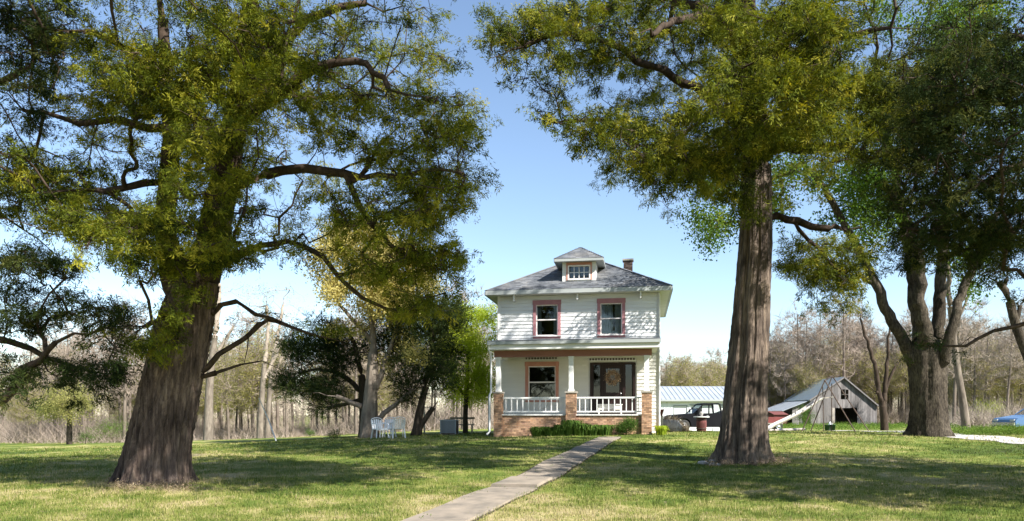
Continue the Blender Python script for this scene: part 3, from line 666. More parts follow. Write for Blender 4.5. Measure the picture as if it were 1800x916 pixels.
# --- cedar beyond the right edge
d4 = 12.5
rr = np.random.default_rng(8)
ex = np.concatenate([ellipsoid(rr, 640, at(2080, 250, d4), (5.6, 5.2, 3.4), .2), ellipsoid(rr, 190, (2.4, 8.6, 10.2), (3.6, 2.9, .9), 0)]); ex = ex[off_frame(ex, 0)]; ex = ex[ex[:, 2] > 3.6]  # second ellipsoid: unseen canopy added above the frame to shade the lawn
big_cedar('cedar_tree', 'dark cedar beyond right edge with long thin boughs hanging before the big forked tree', d4, 51,
    [(2080, 880, 50), (2075, 780, 44), (2070, 660, 40), (2066, 560, 37), (2062, 480, 34)],
    [[(2062, 480, 34), (2055, 300, 28), (2050, 100, 20), (2045, -150, 10), (2040, -320, 4)]],
    [[(2066, 560, 8), (1940, 530, 7, -.2), (1860, 545, 5, -.3), (1800, 572, 4, -.4), (1740, 592, 3.2, -.4), (1680, 607, 2.4, -.3), (1615, 606, 1.2, -.2)],
     [(2062, 440, 9), (1930, 350, 7, .4), (1800, 370, 5.5, .8), (1720, 418, 4, 1), (1640, 470, 2, 1.2)],
     [(2060, 400, 8), (1930, 280, 7, .2), (1800, 290, 5, .3), (1700, 340, 3.5, .4), (1600, 400, 1.8, .5)],
     [(2058, 330, 9), (1930, 190, 8, 0), (1800, 170, 6, .2), (1700, 180, 4.5, .3), (1600, 220, 2, .5)],
     [(2055, 240, 9), (1930, 90, 8, .4), (1800, 70, 6, .8), (1680, 70, 4, 1.2), (1560, 110, 2, 1.5)],
     [(2050, 100, 12), (1950, -150, 9, -1), (1700, -350, 7, -2.5), (1400, -480, 4, -3.6), (1150, -500, 2, -4)],  # unseen bough, added to carry the canopy that shades the lawn
     [(1660, 190, 4, .3), (1630, 260, 3.5, .3), (1610, 330, 3, .3), (1560, 380, 2, .3)]],
    [([(1590, 20), (1800, 30), (1800, 330), (1720, 330), (1600, 290), (1560, 160)], 195, ud(11.2, 14.2, 31), .95),
     ([(1580, 280), (1700, 300), (1800, 310), (1800, 420), (1690, 470), (1600, 440), (1560, 380)], 140, ud(11.4, 13.8, 32), .8),
     ([(1540, 290), (1800, 300), (1800, 530), (1700, 510), (1600, 470)], 60, ud(12.0, 14.5, 35), .6),
     ([(1590, 590), (1690, 600), (1700, 625), (1600, 625)], 5, ud(12.0, 12.4, 33), .35),
     ([(1560, 400), (1640, 420), (1620, 480), (1540, 470)], 10, ud(12.6, 13.6, 34), .5)],
    ex, M['cedar_leaf_dark'], M['cedar_bark_grey'], 7, .125, .36)

# --- generic broadleaf / dark trees, own skeleton each
def tree(name, label, px, d, seed, trunk, limbs, zones, extra, leaf, bark, nper, size, rad, templates, rtip=.010, bark_limb=None, tint=.45, sides=(8, 5, 3), flat=.8, high=True, group=None, sag=.05):
    base = onground(px, d); root = thing(name, label, 'tree', base, group=group)
    T = PX(trunk, d); T[0] = (T[0][0], T[0][1], base[2] - .15, T[0][3])
    sk = Skel(seed); sk.limb(T, att_from=.6); ntr = len(sk.p)
    for l in limbs: sk.limb(PX(l, d), wig=.03)
    tg = []
    for poly, n, df in zones: tg += sample_zone(sk.r, poly, n, df)
    if extra is not None: tg += list(extra)
    tips = sk.link(np.array(tg), sag=sag) if len(tg) else [len(sk.p) - 1]
    sk.radii(tips, rtip); sk.p = [p - base for p in sk.p]
    if high:
        trunk_mesh(local(T, base), seed + 1, 48, .08, .35, 50, 6).build('trunk', bark, root, True)
    else:
        tb = MB(); q = smooth(local(T, base), 14); tb.tube(q[:, :3], q[:, 3], 9); tb.build('trunk', bark, root, True)
    skip = np.zeros(len(sk.p), bool); skip[:ntr - 1] = True
    limb_parts(sk, skip, root, bark_limb or bark, sides, (.06, .02))
    if leaf is not None and nper:
        P = np.array(sk.p); C = P[tips]; O = C - P[np.array(sk.par)[tips]]; O /= np.linalg.norm(O, axis=1)[:, None] + 1e-9
        fm = MB(); foliate(fm, sk.r, C, O, nper, rad, size, templates, flat=flat, tint_mu=tint); fm.build('crown', leaf, root)
    return root

rr = np.random.default_rng(9)
dM = 31.0
ex = ellipsoid(rr, 120, at(1640, 60, dM), (8, 7, 7), .3); ex = ex[off_frame(ex, 0)]
tree('maple_tree', 'massive old maple with many forked stems and fresh green leaves at right', 1632, dM, 61,
    [(1632, 768, 30), (1633, 730, 29), (1632, 690, 28), (1630, 650, 29), (1628, 620, 30), (1626, 600, 26)],
    [[(1610, 640, 15), (1592, 605, 11), (1565, 560, 9.5), (1540, 500, 8.5), (1505, 430, 7), (1460, 350, 5.5), (1425, 300, 5), (1390, 270, 3)],
     [(1622, 610, 15, 1), (1612, 540, 12, 1), (1602, 470, 10, 1), (1590, 400, 8.5, 1), (1570, 300, 7, 1), (1555, 220, 7, 1), (1540, 100, 4, 1)],
     [(1630, 610, 15, -.5), (1618, 540, 11, -.8), (1608, 430, 9, -1), (1560, 330, 6, -1), (1510, 300, 4, -1)],
     [(1642, 620, 13), (1650, 560, 11), (1655, 480, 9.5), (1660, 400, 8), (1665, 300, 6.5), (1675, 180, 6), (1680, 40, 4)],
     [(1655, 640, 12, -.5), (1672, 580, 9, -1), (1690, 520, 8, -1), (1720, 450, 7, -1.2), (1750, 380, 5, -1.4), (1790, 310, 3, -1.5)],
     [(1720, 450, 5, -1.2), (1760, 420, 4, -1.4), (1800, 390, 2.5, -1.5)], [(1540, 500, 5), (1500, 480, 4), (1460, 490, 2)]],
    [([(1205, 330), (1260, 290), (1340, 270), (1420, 270), (1420, 350), (1300, 420), (1250, 430), (1215, 400)], 60, ud(30, 34, 41)),
     ([(1400, 280), (1560, 280), (1600, 420), (1540, 440), (1450, 390)], 70, ud(29, 34, 42)),
     ([(1640, 0), (1800, 0), (1800, 130), (1650, 110)], 40, ud(28, 34, 43)), ([(1640, 430), (1730, 430), (1740, 520), (1670, 520)], 16, ud(33, 36, 44)),
     ([(1480, 0), (1800, 0), (1800, 300), (1500, 300)], 80, ud(27, 35, 45))],
    ex, M['maple_leaf'], M['maple_bark'], 34, .44, .75, LEAF, .013, tint=.5)
dY = 35.0
rr = np.random.default_rng(12)
tree('maple_tree', 'yellow budding maple with pale upper branches rising behind the white lawn chairs', 650, dY, 71,
    [(650, 768, 14), (649, 740, 14), (651, 700, 12), (654, 660, 10), (656, 620, 8)],
    [[(656, 640, 8), (655, 580, 6), (650, 520, 5), (640, 460, 4), (630, 420, 2)], [(660, 690, 6), (672, 650, 5), (690, 600, 4), (710, 540, 3), (720, 490, 1.5)],
     [(662, 740, 5), (690, 715, 4), (720, 690, 3), (760, 650, 1.5)], [(645, 720, 5), (600, 700, 4), (550, 690, 3)], [(655, 600, 4), (600, 540, 3), (560, 480, 2)], [(655, 570, 4), (690, 500, 3), (710, 440, 2)]],
    [([(560, 430), (600, 395), (650, 385), (720, 420), (780, 470), (760, 540), (700, 560), (600, 540), (550, 500)], 210, ud(32.5, 37.5, 51)),
     ([(520, 560), (760, 540), (780, 640), (700, 700), (560, 700)], 14, ud(33, 37, 52))],
    None, M['yellow_leaf'], M['pale_bark'], 44, .40, .62, LEAF, .011, bark_limb=M['pale_bark'], tint=.5)
tree('cedar_tree', 'bushy dark cedar with two leaning stems between the lawn chairs and the metal unit', 735, 36.0, 81,
    [(732, 765, 8), (736, 735, 7), (742, 705, 6), (748, 680, 5)],
    [[(748, 680, 5), (756, 630, 4), (760, 580, 3), (765, 540, 2)], [(738, 755, 5), (752, 730, 4.5), (768, 705, 4), (780, 680, 3)]],
    [([(680, 640), (700, 550), (760, 505), (805, 540), (808, 640), (785, 700), (715, 702)], 165, ud(34.2, 37.6, 53))],
    None, M['cedar_leaf_dark'], M['dark_bark'], 46, .36, .6, SPRAYF, .008, tint=.35)
tree('cedar_tree', 'low spreading dark cedar behind the pale trunked maple, branches near the ground', 636, 37.5, 91,
    [(640, 764, 9), (640, 735, 8), (638, 700, 7), (636, 660, 6)],
    [[(636, 690, 5), (600, 660, 4), (560, 650, 3), (510, 660, 2)], [(638, 700, 4), (590, 715, 3), (540, 712, 2)], [(636, 660, 5), (620, 600, 4), (600, 560, 2)]],
    [([(490, 690), (500, 600), (540, 560), (600, 550), (630, 600), (630, 690), (580, 725), (520, 720)], 125, ud(35.8, 39.5, 54)), ([(630, 540), (700, 560), (700, 640), (640, 640)], 22, ud(37, 39, 55))],
    None, M['cedar_leaf_dark'], M['dark_bark'], 50, .36, .62, SPRAYF, .008, tint=.3)
tree('young_tree', 'young lime green tree in fresh leaf beside the left corner of the house', 818, 40.0, 101,
    [(818, 760, 5), (818, 730, 4.5), (820, 690, 4), (822, 650, 3), (825, 600, 2)],
    [[(820, 690, 3), (840, 650, 2), (850, 610, 1.5)], [(820, 700, 3), (795, 660, 2), (785, 620, 1.5)]],
    [([(765, 640), (790, 560), (830, 535), (868, 545), (880, 620), (870, 690), (820, 720), (775, 700)], 95, ud(37.8, 42.5, 56))],
    None, M['lime_leaf'], M['dark_bark'], 60, .34, .66, LEAF, .009, tint=.5, high=False)
tree('young_tree', 'small tree with dark trunk on the lawn far left beneath the cedar boughs', 122, 45.0, 111,
    [(122, 782, 5), (122, 755, 4.5), (123, 730, 4), (124, 705, 3)], [[(123, 725, 3), (100, 705, 2), (80, 695, 1)], [(123, 722, 3), (145, 705, 2)]],
    [([(70, 730), (80, 690), (125, 670), (160, 690), (165, 725), (130, 738)], 45, ud(43, 47, 57))],
    None, M['bud_leaf'], M['dark_bark'], 36, .34, .6, LEAF, .01, tint=.3, high=False)
tree('bare_tree', 'small bare forked tree in front of the right end of the grey barn', 1552, 46.0, 121,
    [(1555, 752, 7), (1554, 735, 6.5), (1552, 720, 6), (1550, 705, 5.5)],
    [[(1552, 718, 5), (1545, 690, 4), (1540, 650, 3.5), (1528, 610, 3), (1515, 570, 2), (1508, 540, 1)], [(1552, 715, 4.5), (1556, 680, 4), (1560, 630, 3), (1562, 590, 2), (1562, 550, 1)],
     [(1556, 690, 3), (1570, 650, 2.5), (1590, 625, 2)], [(1540, 690, 3), (1525, 675, 2.5), (1512, 660, 1.5)], [(1545, 700, 3), (1538, 670, 2), (1536, 655, 1.5)]],
    [([(1500, 560), (1600, 560), (1600, 650), (1510, 650)], 16, ud(45, 47, 58))], None, None, M['limb_bark'], 0, 0, 0, LEAF, .006, high=False)
tree('bare_tree', 'pale slim leaning trunk just right of the massive forked maple', 1700, 36.0, 131,
    [(1700, 760, 7.5), (1693, 710, 6.5), (1685, 660, 5.5), (1678, 610, 5), (1670, 540, 4.5)],
    [[(1670, 540, 4.5), (1665, 440, 4), (1668, 330, 3), (1660, 220, 2)], [(1675, 580, 3), (1700, 520, 2), (1710, 460, 1.5)]],
    [([(1640, 120), (1720, 120), (1730, 420), (1650, 420)], 26, ud(34, 38, 59))], None, M['maple_leaf'], M['pale_bark'], 14, .3, .5, LEAF, .008, high=False)
tree('bare_tree', 'crooked bare tree leaning in from the right edge above the blue car', 1850, 33.0, 141,
    [(1850, 765, 10), (1838, 720, 9), (1820, 660, 8.5), (1800, 610, 8), (1785, 570, 7.5), (1775, 530, 7)],
    [[(1775, 530, 7), (1765, 505, 6), (1748, 492, 5), (1732, 482, 4), (1725, 470, 2)], [(1786, 565, 4), (1800, 530, 3.5), (1820, 500, 3)], [(1765, 505, 4), (1772, 470, 3), (1760, 440, 1.5)]],
    [([(1730, 430), (1800, 430), (1800, 560), (1780, 560)], 18, ud(31.5, 34.5, 60)), ([(1800, 400), (1900, 400), (1900, 600), (1820, 600)], 16, ud(31.5, 34.5, 61))], None, None, M['maple_bark'], 0, 0, 0, LEAF, .007, high=False)
tree('bare_tree', 'pale bare trunk behind the low right limb of the leaning cedar', 366, 60.0, 151,
    [(366, 777, 9), (367, 740, 8), (368, 690, 7), (372, 640, 6), (378, 590, 5)],
    [[(378, 590, 5), (385, 520, 4), (380, 460, 3), (390, 400, 2)], [(370, 650, 4), (395, 600, 3), (420, 560, 2)], [(372, 640, 3), (350, 590, 2.5), (340, 540, 1.5)]],
    [([(330, 420), (440, 420), (450, 600), (400, 640), (340, 600)], 60, ud(57, 63, 62))], None, M['bud_leaf'], M['pale_bark'], 4, .3, .8, LEAF, .012, high=False, bark_limb=M['twig_grey'])
for k, (px, dd, w) in enumerate([(457, 58, 6), (470, 59.5, 5)]):
    tree('bare_tree', ['pale bare trunk nearer the leaning pole, left of a close pair', 'slimmer pale bare trunk, right of a close pair by the leaning pole'][k], px, dd, 161 + k,
        [(px, 775, w), (px + 1, 740, w * .9), (px + 4, 690, w * .8), (px + 8, 640, w * .7)],
        [[(px + 8, 640, w * .7), (px + 14 + 6 * k, 580, w * .5), (px + 10 + 20 * k, 520, w * .4)], [(px + 6, 670, w * .5), (px + 30, 620, w * .4), (px + 45, 580, w * .2)]],
        [([(px - 30, 500), (px + 70, 500), (px + 60, 620), (px, 650)], 45, ud(56, 62, 63 + k))], None, M['bud_leaf'], M['pale_bark'], 4, .3, .8, LEAF, .011, high=False, bark_limb=M['twig_grey'])

# ------------------------------------------------------------------ far woodland
def bare_proto(seed, h, spread, twigm, leafm=None, nleaf=0):
    r = np.random.default_rng(seed); sk = Skel(seed); lean = r.normal(0, .25, 2); th = h * r.uniform(.45, .65)
    sk.limb([(0, 0, -.3, h * .014), (lean[0] * .3, lean[1] * .3, th * .5, h * .011), (lean[0], lean[1], th, h * .008), (lean[0] * 1.5, lean[1] * 1.5, h * .9, h * .003)], n=16, att_from=.3)
    nt = len(sk.p)
    tg = ellipsoid(r, 120, (lean[0], lean[1], h * .66), (spread, spread, h * .36), .2)
    tips = sk.link(tg, sag=-.25, step=.8, wig=.12, far=.25); sk.radii(tips, .013, .5)
    P = np.array(sk.p); tr = MB(); tr.tube(P[:nt], sk.R[:nt], 7); trm = tr.mesh('trunk', M['wood_trunk'], True)
    mb = MB(); skip = np.zeros(len(P), bool); skip[:nt] = True; sk.mesh(mb, (5, 3, 3), (.05, .02), skip)
    C = np.repeat(P[nt:][::1], 9, 0); n = len(C); D = r.normal(0, 1, (n, 3)) * np.array([.8, .8, .5]) + np.array([0, 0, .75]); D /= np.linalg.norm(D, axis=1)[:, None]
    l = r.uniform(.5, 1.5, n)[:, None]; w = np.cross(D, r.normal(0, 1, (n, 3))); w /= np.linalg.norm(w, axis=1)[:, None]; w *= .018
    V = np.stack([C - w, C + w, C + D * l], 1).reshape(-1, 3); mb.add(V, np.arange(3 * n).reshape(-1, 3))
    cm = mb.mesh('crown', twigm, False); lm = None
    if leafm:
        f = MB(); foliate(f, r, P[tips], np.tile([0, 0, 1.], (len(tips), 1)), nleaf, .9, .5, LEAF, flat=1.); lm = f.mesh('leaves', leafm)
    return trm, cm, lm
PROTO = [bare_proto(201 + k, 15, 3.2, M['twig'] if k % 2 else M['twig_grey']) for k in range(5)] + [bare_proto(211 + k, 11, 2.8, M['twig'], M['bud_leaf'], 14) for k in range(3)]
def plant(p, x, y, s, rz, label, group):
    o = thing('woodland_tree', label, 'tree', (x, y, gz(x, y)), rz, group); o.scale = (s, s, s)
    trm, cm, lm = PROTO[p]; link('trunk', trm, o); link('crown', cm, o)
    if lm: link('leaves', lm, o)
r = np.random.default_rng(17)
def wood(n, pxr, dr, label_b, label_g, group, budp, smin=.8, smax=1.15):
    for k in range(n):
        px = r.uniform(*pxr); d = r.uniform(*dr); x = (px - CX) / FPX * d; bud = r.uniform() < budp
        p = int(r.integers(5, 8)) if bud else int(r.integers(0, 5))
        plant(p, x, d, r.uniform(smin, smax), r.uniform(0, 6.28), label_g if bud else label_b, group)
wood(105, (1350, 1830), (112, 160), 'bare grey tree in the far wood behind the grey barn', 'yellow green budding tree in the far wood behind the grey barn', 'wood behind the barn', .25, .95, 1.35)
wood(24, (1640, 1860), (72, 105), 'bare tree in the wood edge behind the blue car', 'budding tree in the wood edge behind the blue car', 'wood edge at right', .3, .7, 1.)
wood(24, (1150, 1300), (95, 130), 'bare tree in the wood beyond the white garage', 'yellow green budding tree beyond the white garage', 'trees beyond the garage', .6, .6, .85)
wood(9, (1360, 1440), (112, 130), 'bare tree left of the barn roof in the wood', 'pale yellow green tree left of the barn roof', 'trees left of the barn', .75, .8, .95)
wood(130, (-80, 880), (80, 135), 'bare grey tree in the far wood at left across the field', 'budding tree in the far wood at left across the field', 'wood at left across the field', .3, .6, 1.15)
# undergrowth: nobody could count it
def brush(name, label, n, pxr, dr, h, mats, seed, cat='undergrowth'):
    r = np.random.default_rng(seed); px = r.uniform(*pxr, n); d = r.uniform(*dr, n); x = (px - CX) / FPX * d
    base = np.stack([x, d, ground(x, d)], 1); k = 5; C = np.repeat(base, k, 0) + np.concatenate([r.normal(0, .5, (n * k, 2)), np.zeros((n * k, 1))], 1)
    D = r.normal(0, .75, (n * k, 3)); D[:, 2] = r.uniform(.5, 1.1, n * k); env = .65 + .35 * np.sin(C[:, 0] * .35) * np.sin(C[:, 1] * .3 + 1) + .35 * np.sin(C[:, 0] * .11 + 2); l = (h * env * r.uniform(.2, 1.25, n * k))[:, None]; w = r.normal(0, 1, (n * k, 3)); w[:, 2] = 0; w /= np.linalg.norm(w, axis=1)[:, None]; w *= .02
    mb = MB(); V = np.stack([C - w, C + w, C + D * l], 1).reshape(-1, 3); mb.add(V, np.arange(3 * n * k).reshape(-1, 3))
    o = stuff(mb.build(name, mats)); o['label'] = label; o['category'] = cat; return o
brush('undergrowth', 'brown leafless undergrowth along the edge of the left wood', 9000, (-160, 890), (80, 130), 3.6, M['twig'], 301)
brush('undergrowth', 'brown leafless undergrowth along the wood behind barn and garage', 8000, (1140, 1880), (110, 150), 4.2, M['twig'], 302)
brush('undergrowth', 'grey brown undergrowth at the wood edge behind the blue car', 2200, (1640, 1880), (70, 95), 2.6, M['twig_grey'], 303)
def far_wood(label, n, pxr, dr, h, mat, seed):
    r = np.random.default_rng(seed); px = r.uniform(*pxr, n); d = r.uniform(*dr, n); x = (px - CX) / FPX * d; z = ground(x, d)
    hh = h * r.uniform(.5, 1.1, n); base = np.stack([x, d, z - .3], 1); mb = MB(); lean = r.normal(0, .06, (n, 3)); lean[:, 2] = 1; w = np.array([.045, 0, 0])
    mb.add(np.stack([base - w, base + w, base + lean * hh[:, None]], 1).reshape(-1, 3), np.arange(3 * n).reshape(-1, 3))
    k = 26; C = np.repeat(base, k, 0) + np.repeat(lean * hh[:, None], k, 0) * r.uniform(.05, .9, n * k)[:, None]; m_ = n * k; D = r.normal(0, 1, (m_, 3)); D[:, 2] = np.abs(D[:, 2]) + .25; D /= np.linalg.norm(D, axis=1)[:, None]
    l = r.uniform(.8, 3.2, m_)[:, None]; q = np.cross(D, r.normal(0, 1, (m_, 3))); q /= np.linalg.norm(q, axis=1)[:, None]; q *= .035
    mb.add(np.stack([C - q, C + q, C + D * l], 1).reshape(-1, 3), np.arange(3 * m_).reshape(-1, 3)); o = stuff(mb.build('distant_wood', mat)); o['label'] = label; o['category'] = 'wood'
far_wood('hazy mass of bare far woodland behind the left field trees', 1500, (-200, 960), (128, 175), 10, M['twig_grey'], 311)
far_wood('hazy mass of bare far woodland behind barn and garage', 1300, (1120, 1950), (150, 190), 13, M['twig'], 312)
def bush(name, label, cat, c, radx, rady, h, n, leaf, size, seed, tmpl=None, group=None, tint=.45):
    r = np.random.default_rng(seed); o = thing(name, label, cat, c, group=group); tmpl = tmpl or LEAF
    nt = 34; sk = Skel(seed); sk.limb([(0, 0, -.05, .02), (0, 0, h * .2, .016), (0, 0, h * .45, .01)], n=5)
    tg = ellipsoid(r, nt, (0, 0, h * .52), (radx * .8, rady * .8, h * .42), .35); tips = sk.link(tg, step=.2, wig=.03); sk.radii(tips, .004)
    mb = MB(); sk.mesh(mb, (5, 4, 3)); mb.build('stem', M['limb_bark'], o); P = np.array(sk.p)
    f = MB(); foliate(f, r, P[tips], (P[tips] - np.array([0, 0, h * .3])) / max(h, radx), max(1, n // nt), min(radx, h) * .42, size, tmpl, flat=.9, tint_mu=tint); f.build('foliage', leaf, o); return o
k = 0
for px, d, w, h, lf, lab in [(1740, 80, 2.2, 3.0, 'lime_leaf', 'lime green shrub before the wood just left of the blue car'), (1665, 85, 2.0, 2.2, 'weed_leaf', 'green shrub behind the pale leaning trunk at the wood edge'),
        (1415, 98, 1.6, 2.6, 'shrub_leaf', 'dark green shrub against the left wall of the barn'), (250, 82, 4.0, 3.2, 'weed_leaf', 'wide green shrub in the far field left of the leaning cedar trunk'),
        (188, 84, 3.0, 2.6, 'weed_leaf', 'smaller green shrub in the far field at far left'), (545, 52, .5, .55, 'shrub_leaf', 'tiny evergreen bush left of the pale trunked maple'), (586, 38, .45, .4, 'shrub_leaf', 'low weed tuft at foot of the pale trunked maple')]:
    c = onground(px, d); bush('shrub', lab, 'shrub', c, w, w, h, 900 if h > 1 else 300, M[lf], .32 if h > 1 else .14, 400 + k); k += 1
c = onground(150, 45); bush('shrub', 'small dark shrub at the foot of the far left tree', 'shrub', c, .8, .6, .7, 300, M['shrub_leaf'], .16, 420)

# ------------------------------------------------------------------ the house
ah = math.radians(9.8); uu = np.array([math.cos(ah), -math.sin(ah)]); vv = np.array([math.sin(ah), math.cos(ah)])
HO = 34.5 * vv - 2.86 * uu; HZ0 = .58
house = thing('farmhouse', 'white two storey farmhouse with hipped roof, dormer and brick front porch', 'house', (HO[0], HO[1], HZ0), -ah)
HW, HDp, WT = 3.77, 8.5, 6.50
UPW = [(-1.95, -.92, 4.60, 6.06), (1.06, 2.06, 4.60, 6.06)]     # clear openings x0,x1,z0,z1
LOW = [(-2.32, -1.02, 1.62, 3.18)]
DOOR = [(.58, 2.67, .92, 3.31)]
OPEN = UPW + LOW + DOOR
def cells(x0, x1, z0, z1, openings):
    X = sorted({x0, x1, *[v for o in openings for v in o[:2] if x0 < v < x1]}); Z = sorted({z0, z1, *[v for o in openings for v in o[2:] if z0 < v < z1]})
    for i in range(len(X) - 1):
        for j in range(len(Z) - 1):
            cx, cz = (X[i] + X[i + 1]) / 2, (Z[j] + Z[j + 1]) / 2
            if not any(o[0] < cx < o[1] and o[2] < cz < o[3] for o in openings): yield X[i], X[i + 1], Z[j], Z[j + 1]
w = MB()
for c in cells(-HW + .03, HW - .03, .0, WT, OPEN): w.box(c[0], c[1], .03, .17, c[2], c[3])
front_wall = w.build('front_wall', M['white_paint'], house)
w = MB(); w.box(-HW + .03, -HW + .17, .17, HDp - .03, 0, WT); left_wall = w.build('left_wall', M['white_paint'], house)
w = MB(); w.box(HW - .17, HW - .03, .17, HDp - .03, 0, WT); right_wall = w.build('right_wall', M['white_paint'], house)
w = MB(); w.box(-HW + .17, HW - .17, HDp - .17, HDp - .03, 0, WT); back_wall = w.build('back_wall', M['white_paint'], house)
w = MB(); w.box(-HW + .171, HW - .171, .171, HDp - .171, 3.7, 3.95); w.box(-HW + .171, HW - .171, .171, HDp - .171, .7, .9); w.box(-HW + .171, HW - .171, .171, HDp - .171, 6.4, 6.49)
w.box(-HW + .171, HW - .171, 3.5, 3.6, .9, 6.4); w.build('interior_floor', M['room'], house)
w = MB(); w.box(-HW + .02, HW - .02, .012, HDp - .02, -.4, .02); w.build('foundation', M['mortar'], house)
EXPO = .165
def clap(x0, x1, z, mat, parent):
    m = MB(); m.add([(x0, -.036, z), (x1, -.036, z), (x1, .028, z), (x0, .028, z), (x0, -.004, z + EXPO + .01), (x1, -.004, z + EXPO + .01), (x1, .028, z + EXPO + .01), (x0, .028, z + EXPO + .01)],
        [(0, 3, 2, 1), (4, 5, 6, 7), (0, 1, 5, 4), (1, 2, 6, 5), (2, 3, 7, 6), (3, 0, 4, 7)])
    return m.build('clapboard', mat, parent)
TRIM = .14
nrow = int((WT - .04) / EXPO)
for kz in range(nrow):
    z = .04 + kz * EXPO; zc = z + EXPO / 2; segs = [(-HW + .10, HW - .10)]
    for o in OPEN:
        if o[2] - TRIM < zc < o[3] + TRIM:
            ns = []
            for a, b in segs:
                if o[0] - .06 > a and o[1] + .06 < b: ns += [(a, o[0] - .06), (o[1] + .06, b)]
                else: ns.append((a, b))
            segs = ns
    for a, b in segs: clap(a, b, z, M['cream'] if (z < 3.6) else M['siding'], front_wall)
def sideboards(xs, sign, parent):
    m = MB(); z = 0
    a, b = (xs - .022 * 1, xs + .028) if sign < 0 else (xs - .028, xs + .022)
    top = (xs - .004) if sign < 0 else xs + .004
    V = [(a if sign < 0 else b, .10, 0), (a if sign < 0 else b, HDp - .1, 0), (xs, HDp - .1, 0), (xs, .10, 0), (top, .10, EXPO + .01), (top, HDp - .1, EXPO + .01), (xs, HDp - .1, EXPO + .01), (xs, .10, EXPO + .01)]
    # inner plane pushed into the sheathing
    ins = -sign * .028
    V = [(x + (ins if k in (2, 3, 6, 7) else 0), y, z) for k, (x, y, z) in enumerate(V)]
    m.add(V, [(0, 3, 2, 1), (4, 5, 6, 7), (0, 1, 5, 4), (1, 2, 6, 5), (2, 3, 7, 6), (3, 0, 4, 7)]); me = m.mesh('clapboard', M['siding'])
    for kz in range(nrow):
        o = link('clapboard', me, parent); o.location = (0, 0, .04 + kz * EXPO)
sideboards(-HW, -1, left_wall); sideboards(HW, 1, right_wall)
for sx in (-1, 1):
    m = MB(); x = sx * (HW - .045); m.box(x - .06, x + .06, -.045, .09, 0, WT); m.build('corner_board', M['white_paint'], house)

def window(name, o, tm, head, parent=house, y=-.0, curtain=None, sill=True, rows=2, label=None):
    x0, x1, z0, z1 = o; e = thing_child(name, parent)
    if label: e['label'] = label
    t = TRIM
    for nm, b in (('jamb', (x0 - t, x0, z0, z1)), ('jamb', (x1, x1 + t, z0, z1)), ('head_trim', (x0 - t - .02, x1 + t + .02, z1, z1 + head)), ('apron', (x0 - t, x1 + t, z0 - .13, z0 - .045))):
        m = MB(); yy = -.05 if nm != 'head_trim' else -.056; m.box(b[0], b[1], yy, .03, b[2], b[3]); m.build(nm, tm, e)
    m = MB(); m.box(x0 - t - .03, x1 + t + .03, -.10, .06, z0 - .045, z0); m.build('sill', M['sash'], e)
    zm = (z0 + z1) / 2 + .02; f = .05
    for nm, za, zb, yo in (('upper_sash', zm - .02, z1, .03), ('lower_sash', z0, zm + .02, .065)):
        m = MB(); m.box(x0, x0 + f, yo, yo + .03, za, zb); m.box(x1 - f, x1, yo, yo + .03, za, zb); m.box(x0 + f, x1 - f, yo, yo + .03, za, za + f); m.box(x0 + f, x1 - f, yo, yo + .03, zb - f, zb)
        m.build(nm, M['sash'], e)
        m = MB(); m.box(x0 + f, x1 - f, yo + .012, yo + .018, za + f, zb - f); m.build('pane', M['glass'], e)
    if curtain:
        for (a, b, zz) in curtain:
            m = MB(); n = 40; xs_ = np.linspace(a, b, n); yy = .20 + .03 * np.sin(np.linspace(0, 34, n)); V = [(x, q, zz) for x, q in zip(xs_, yy)] + [(x, q, z1) for x, q in zip(xs_, yy)]
            m.add(V, [(i, i + 1, i + 1 + n, i + n) for i in range(n - 1)]); m.build('curtain', M['curtain'], e)
    return e
def thing_child(name, parent):
    o = bpy.data.objects.new(name, None); COL.objects.link(o); o.parent = parent; o.empty_display_size = .1; return o
window('window', UPW[0], M['mauve'], .21, curtain=[(-1.93, -1.72, 4.62), (-1.14, -.94, 4.62)])
window('window', UPW[1], M['mauve'], .21, curtain=[(1.08, 1.62, 4.62), (1.72, 2.04, 4.62)])
window('window', LOW[0], M['salmon'], .20)

# entrance
en = thing_child('entrance', house); x0, x1, z0, z1 = DOOR[0]
m = MB(); m.box(x0, x0 + .10, -.03, .12, z0, z1); m.build('jamb', M['door_wood'], en); m = MB(); m.box(x1 - .10, x1, -.03, .12, z0, z1); m.build('jamb', M['door_wood'], en)
m = MB(); m.box(x0 + .10, x1 - .10, -.03, .12, z1 - .10, z1); m.build('lintel', M['door_wood'], en)
dx0, dx1 = 1.17, 2.08
for a, b in ((x0 + .10, dx0 - .06), (dx1 + .06, x1 - .10)):
    m = MB(); m.box(a, b, .05, .10, z0, z0 + .75); m.box(a, a + .07, .05, .10, z0 + .75, z1 - .1); m.box(b - .07, b, .05, .10, z0 + .75, z1 - .1); m.build('sidelight', M['door_wood'], en)
    m = MB(); m.box(a + .07, b - .07, .07, .08, z0 + .75, z1 - .1); m.build('pane', M['dim_glass'], en)
for a in (dx0 - .06, dx1):
    m = MB(); m.box(a, a + .06, -.01, .11, z0, z1 - .10); m.build('mullion', M['door_wood'], en)
m = MB()
for c in cells(dx0, dx1, z0, z1 - .10, [(dx0 + .15, dx1 - .15, z0 + 1.0, z1 - .28)]): m.box(c[0], c[1], .04, .08, c[2], c[3])
m.build('door', M['door_wood'], en)
m = MB(); m.box(dx0 + .15, dx1 - .15, .055, .063, z0 + 1.0, z1 - .28); m.build('pane', M['dim_glass'], en)
m = MB(); m.lathe([(.001, -.03), (.03, -.028), (.035, 0), (.02, .02), (.012, .05)], 12, (dx1 - .07, .0, z0 + .95), 'y'); m.build('door_knob', M['chrome'], en, True)
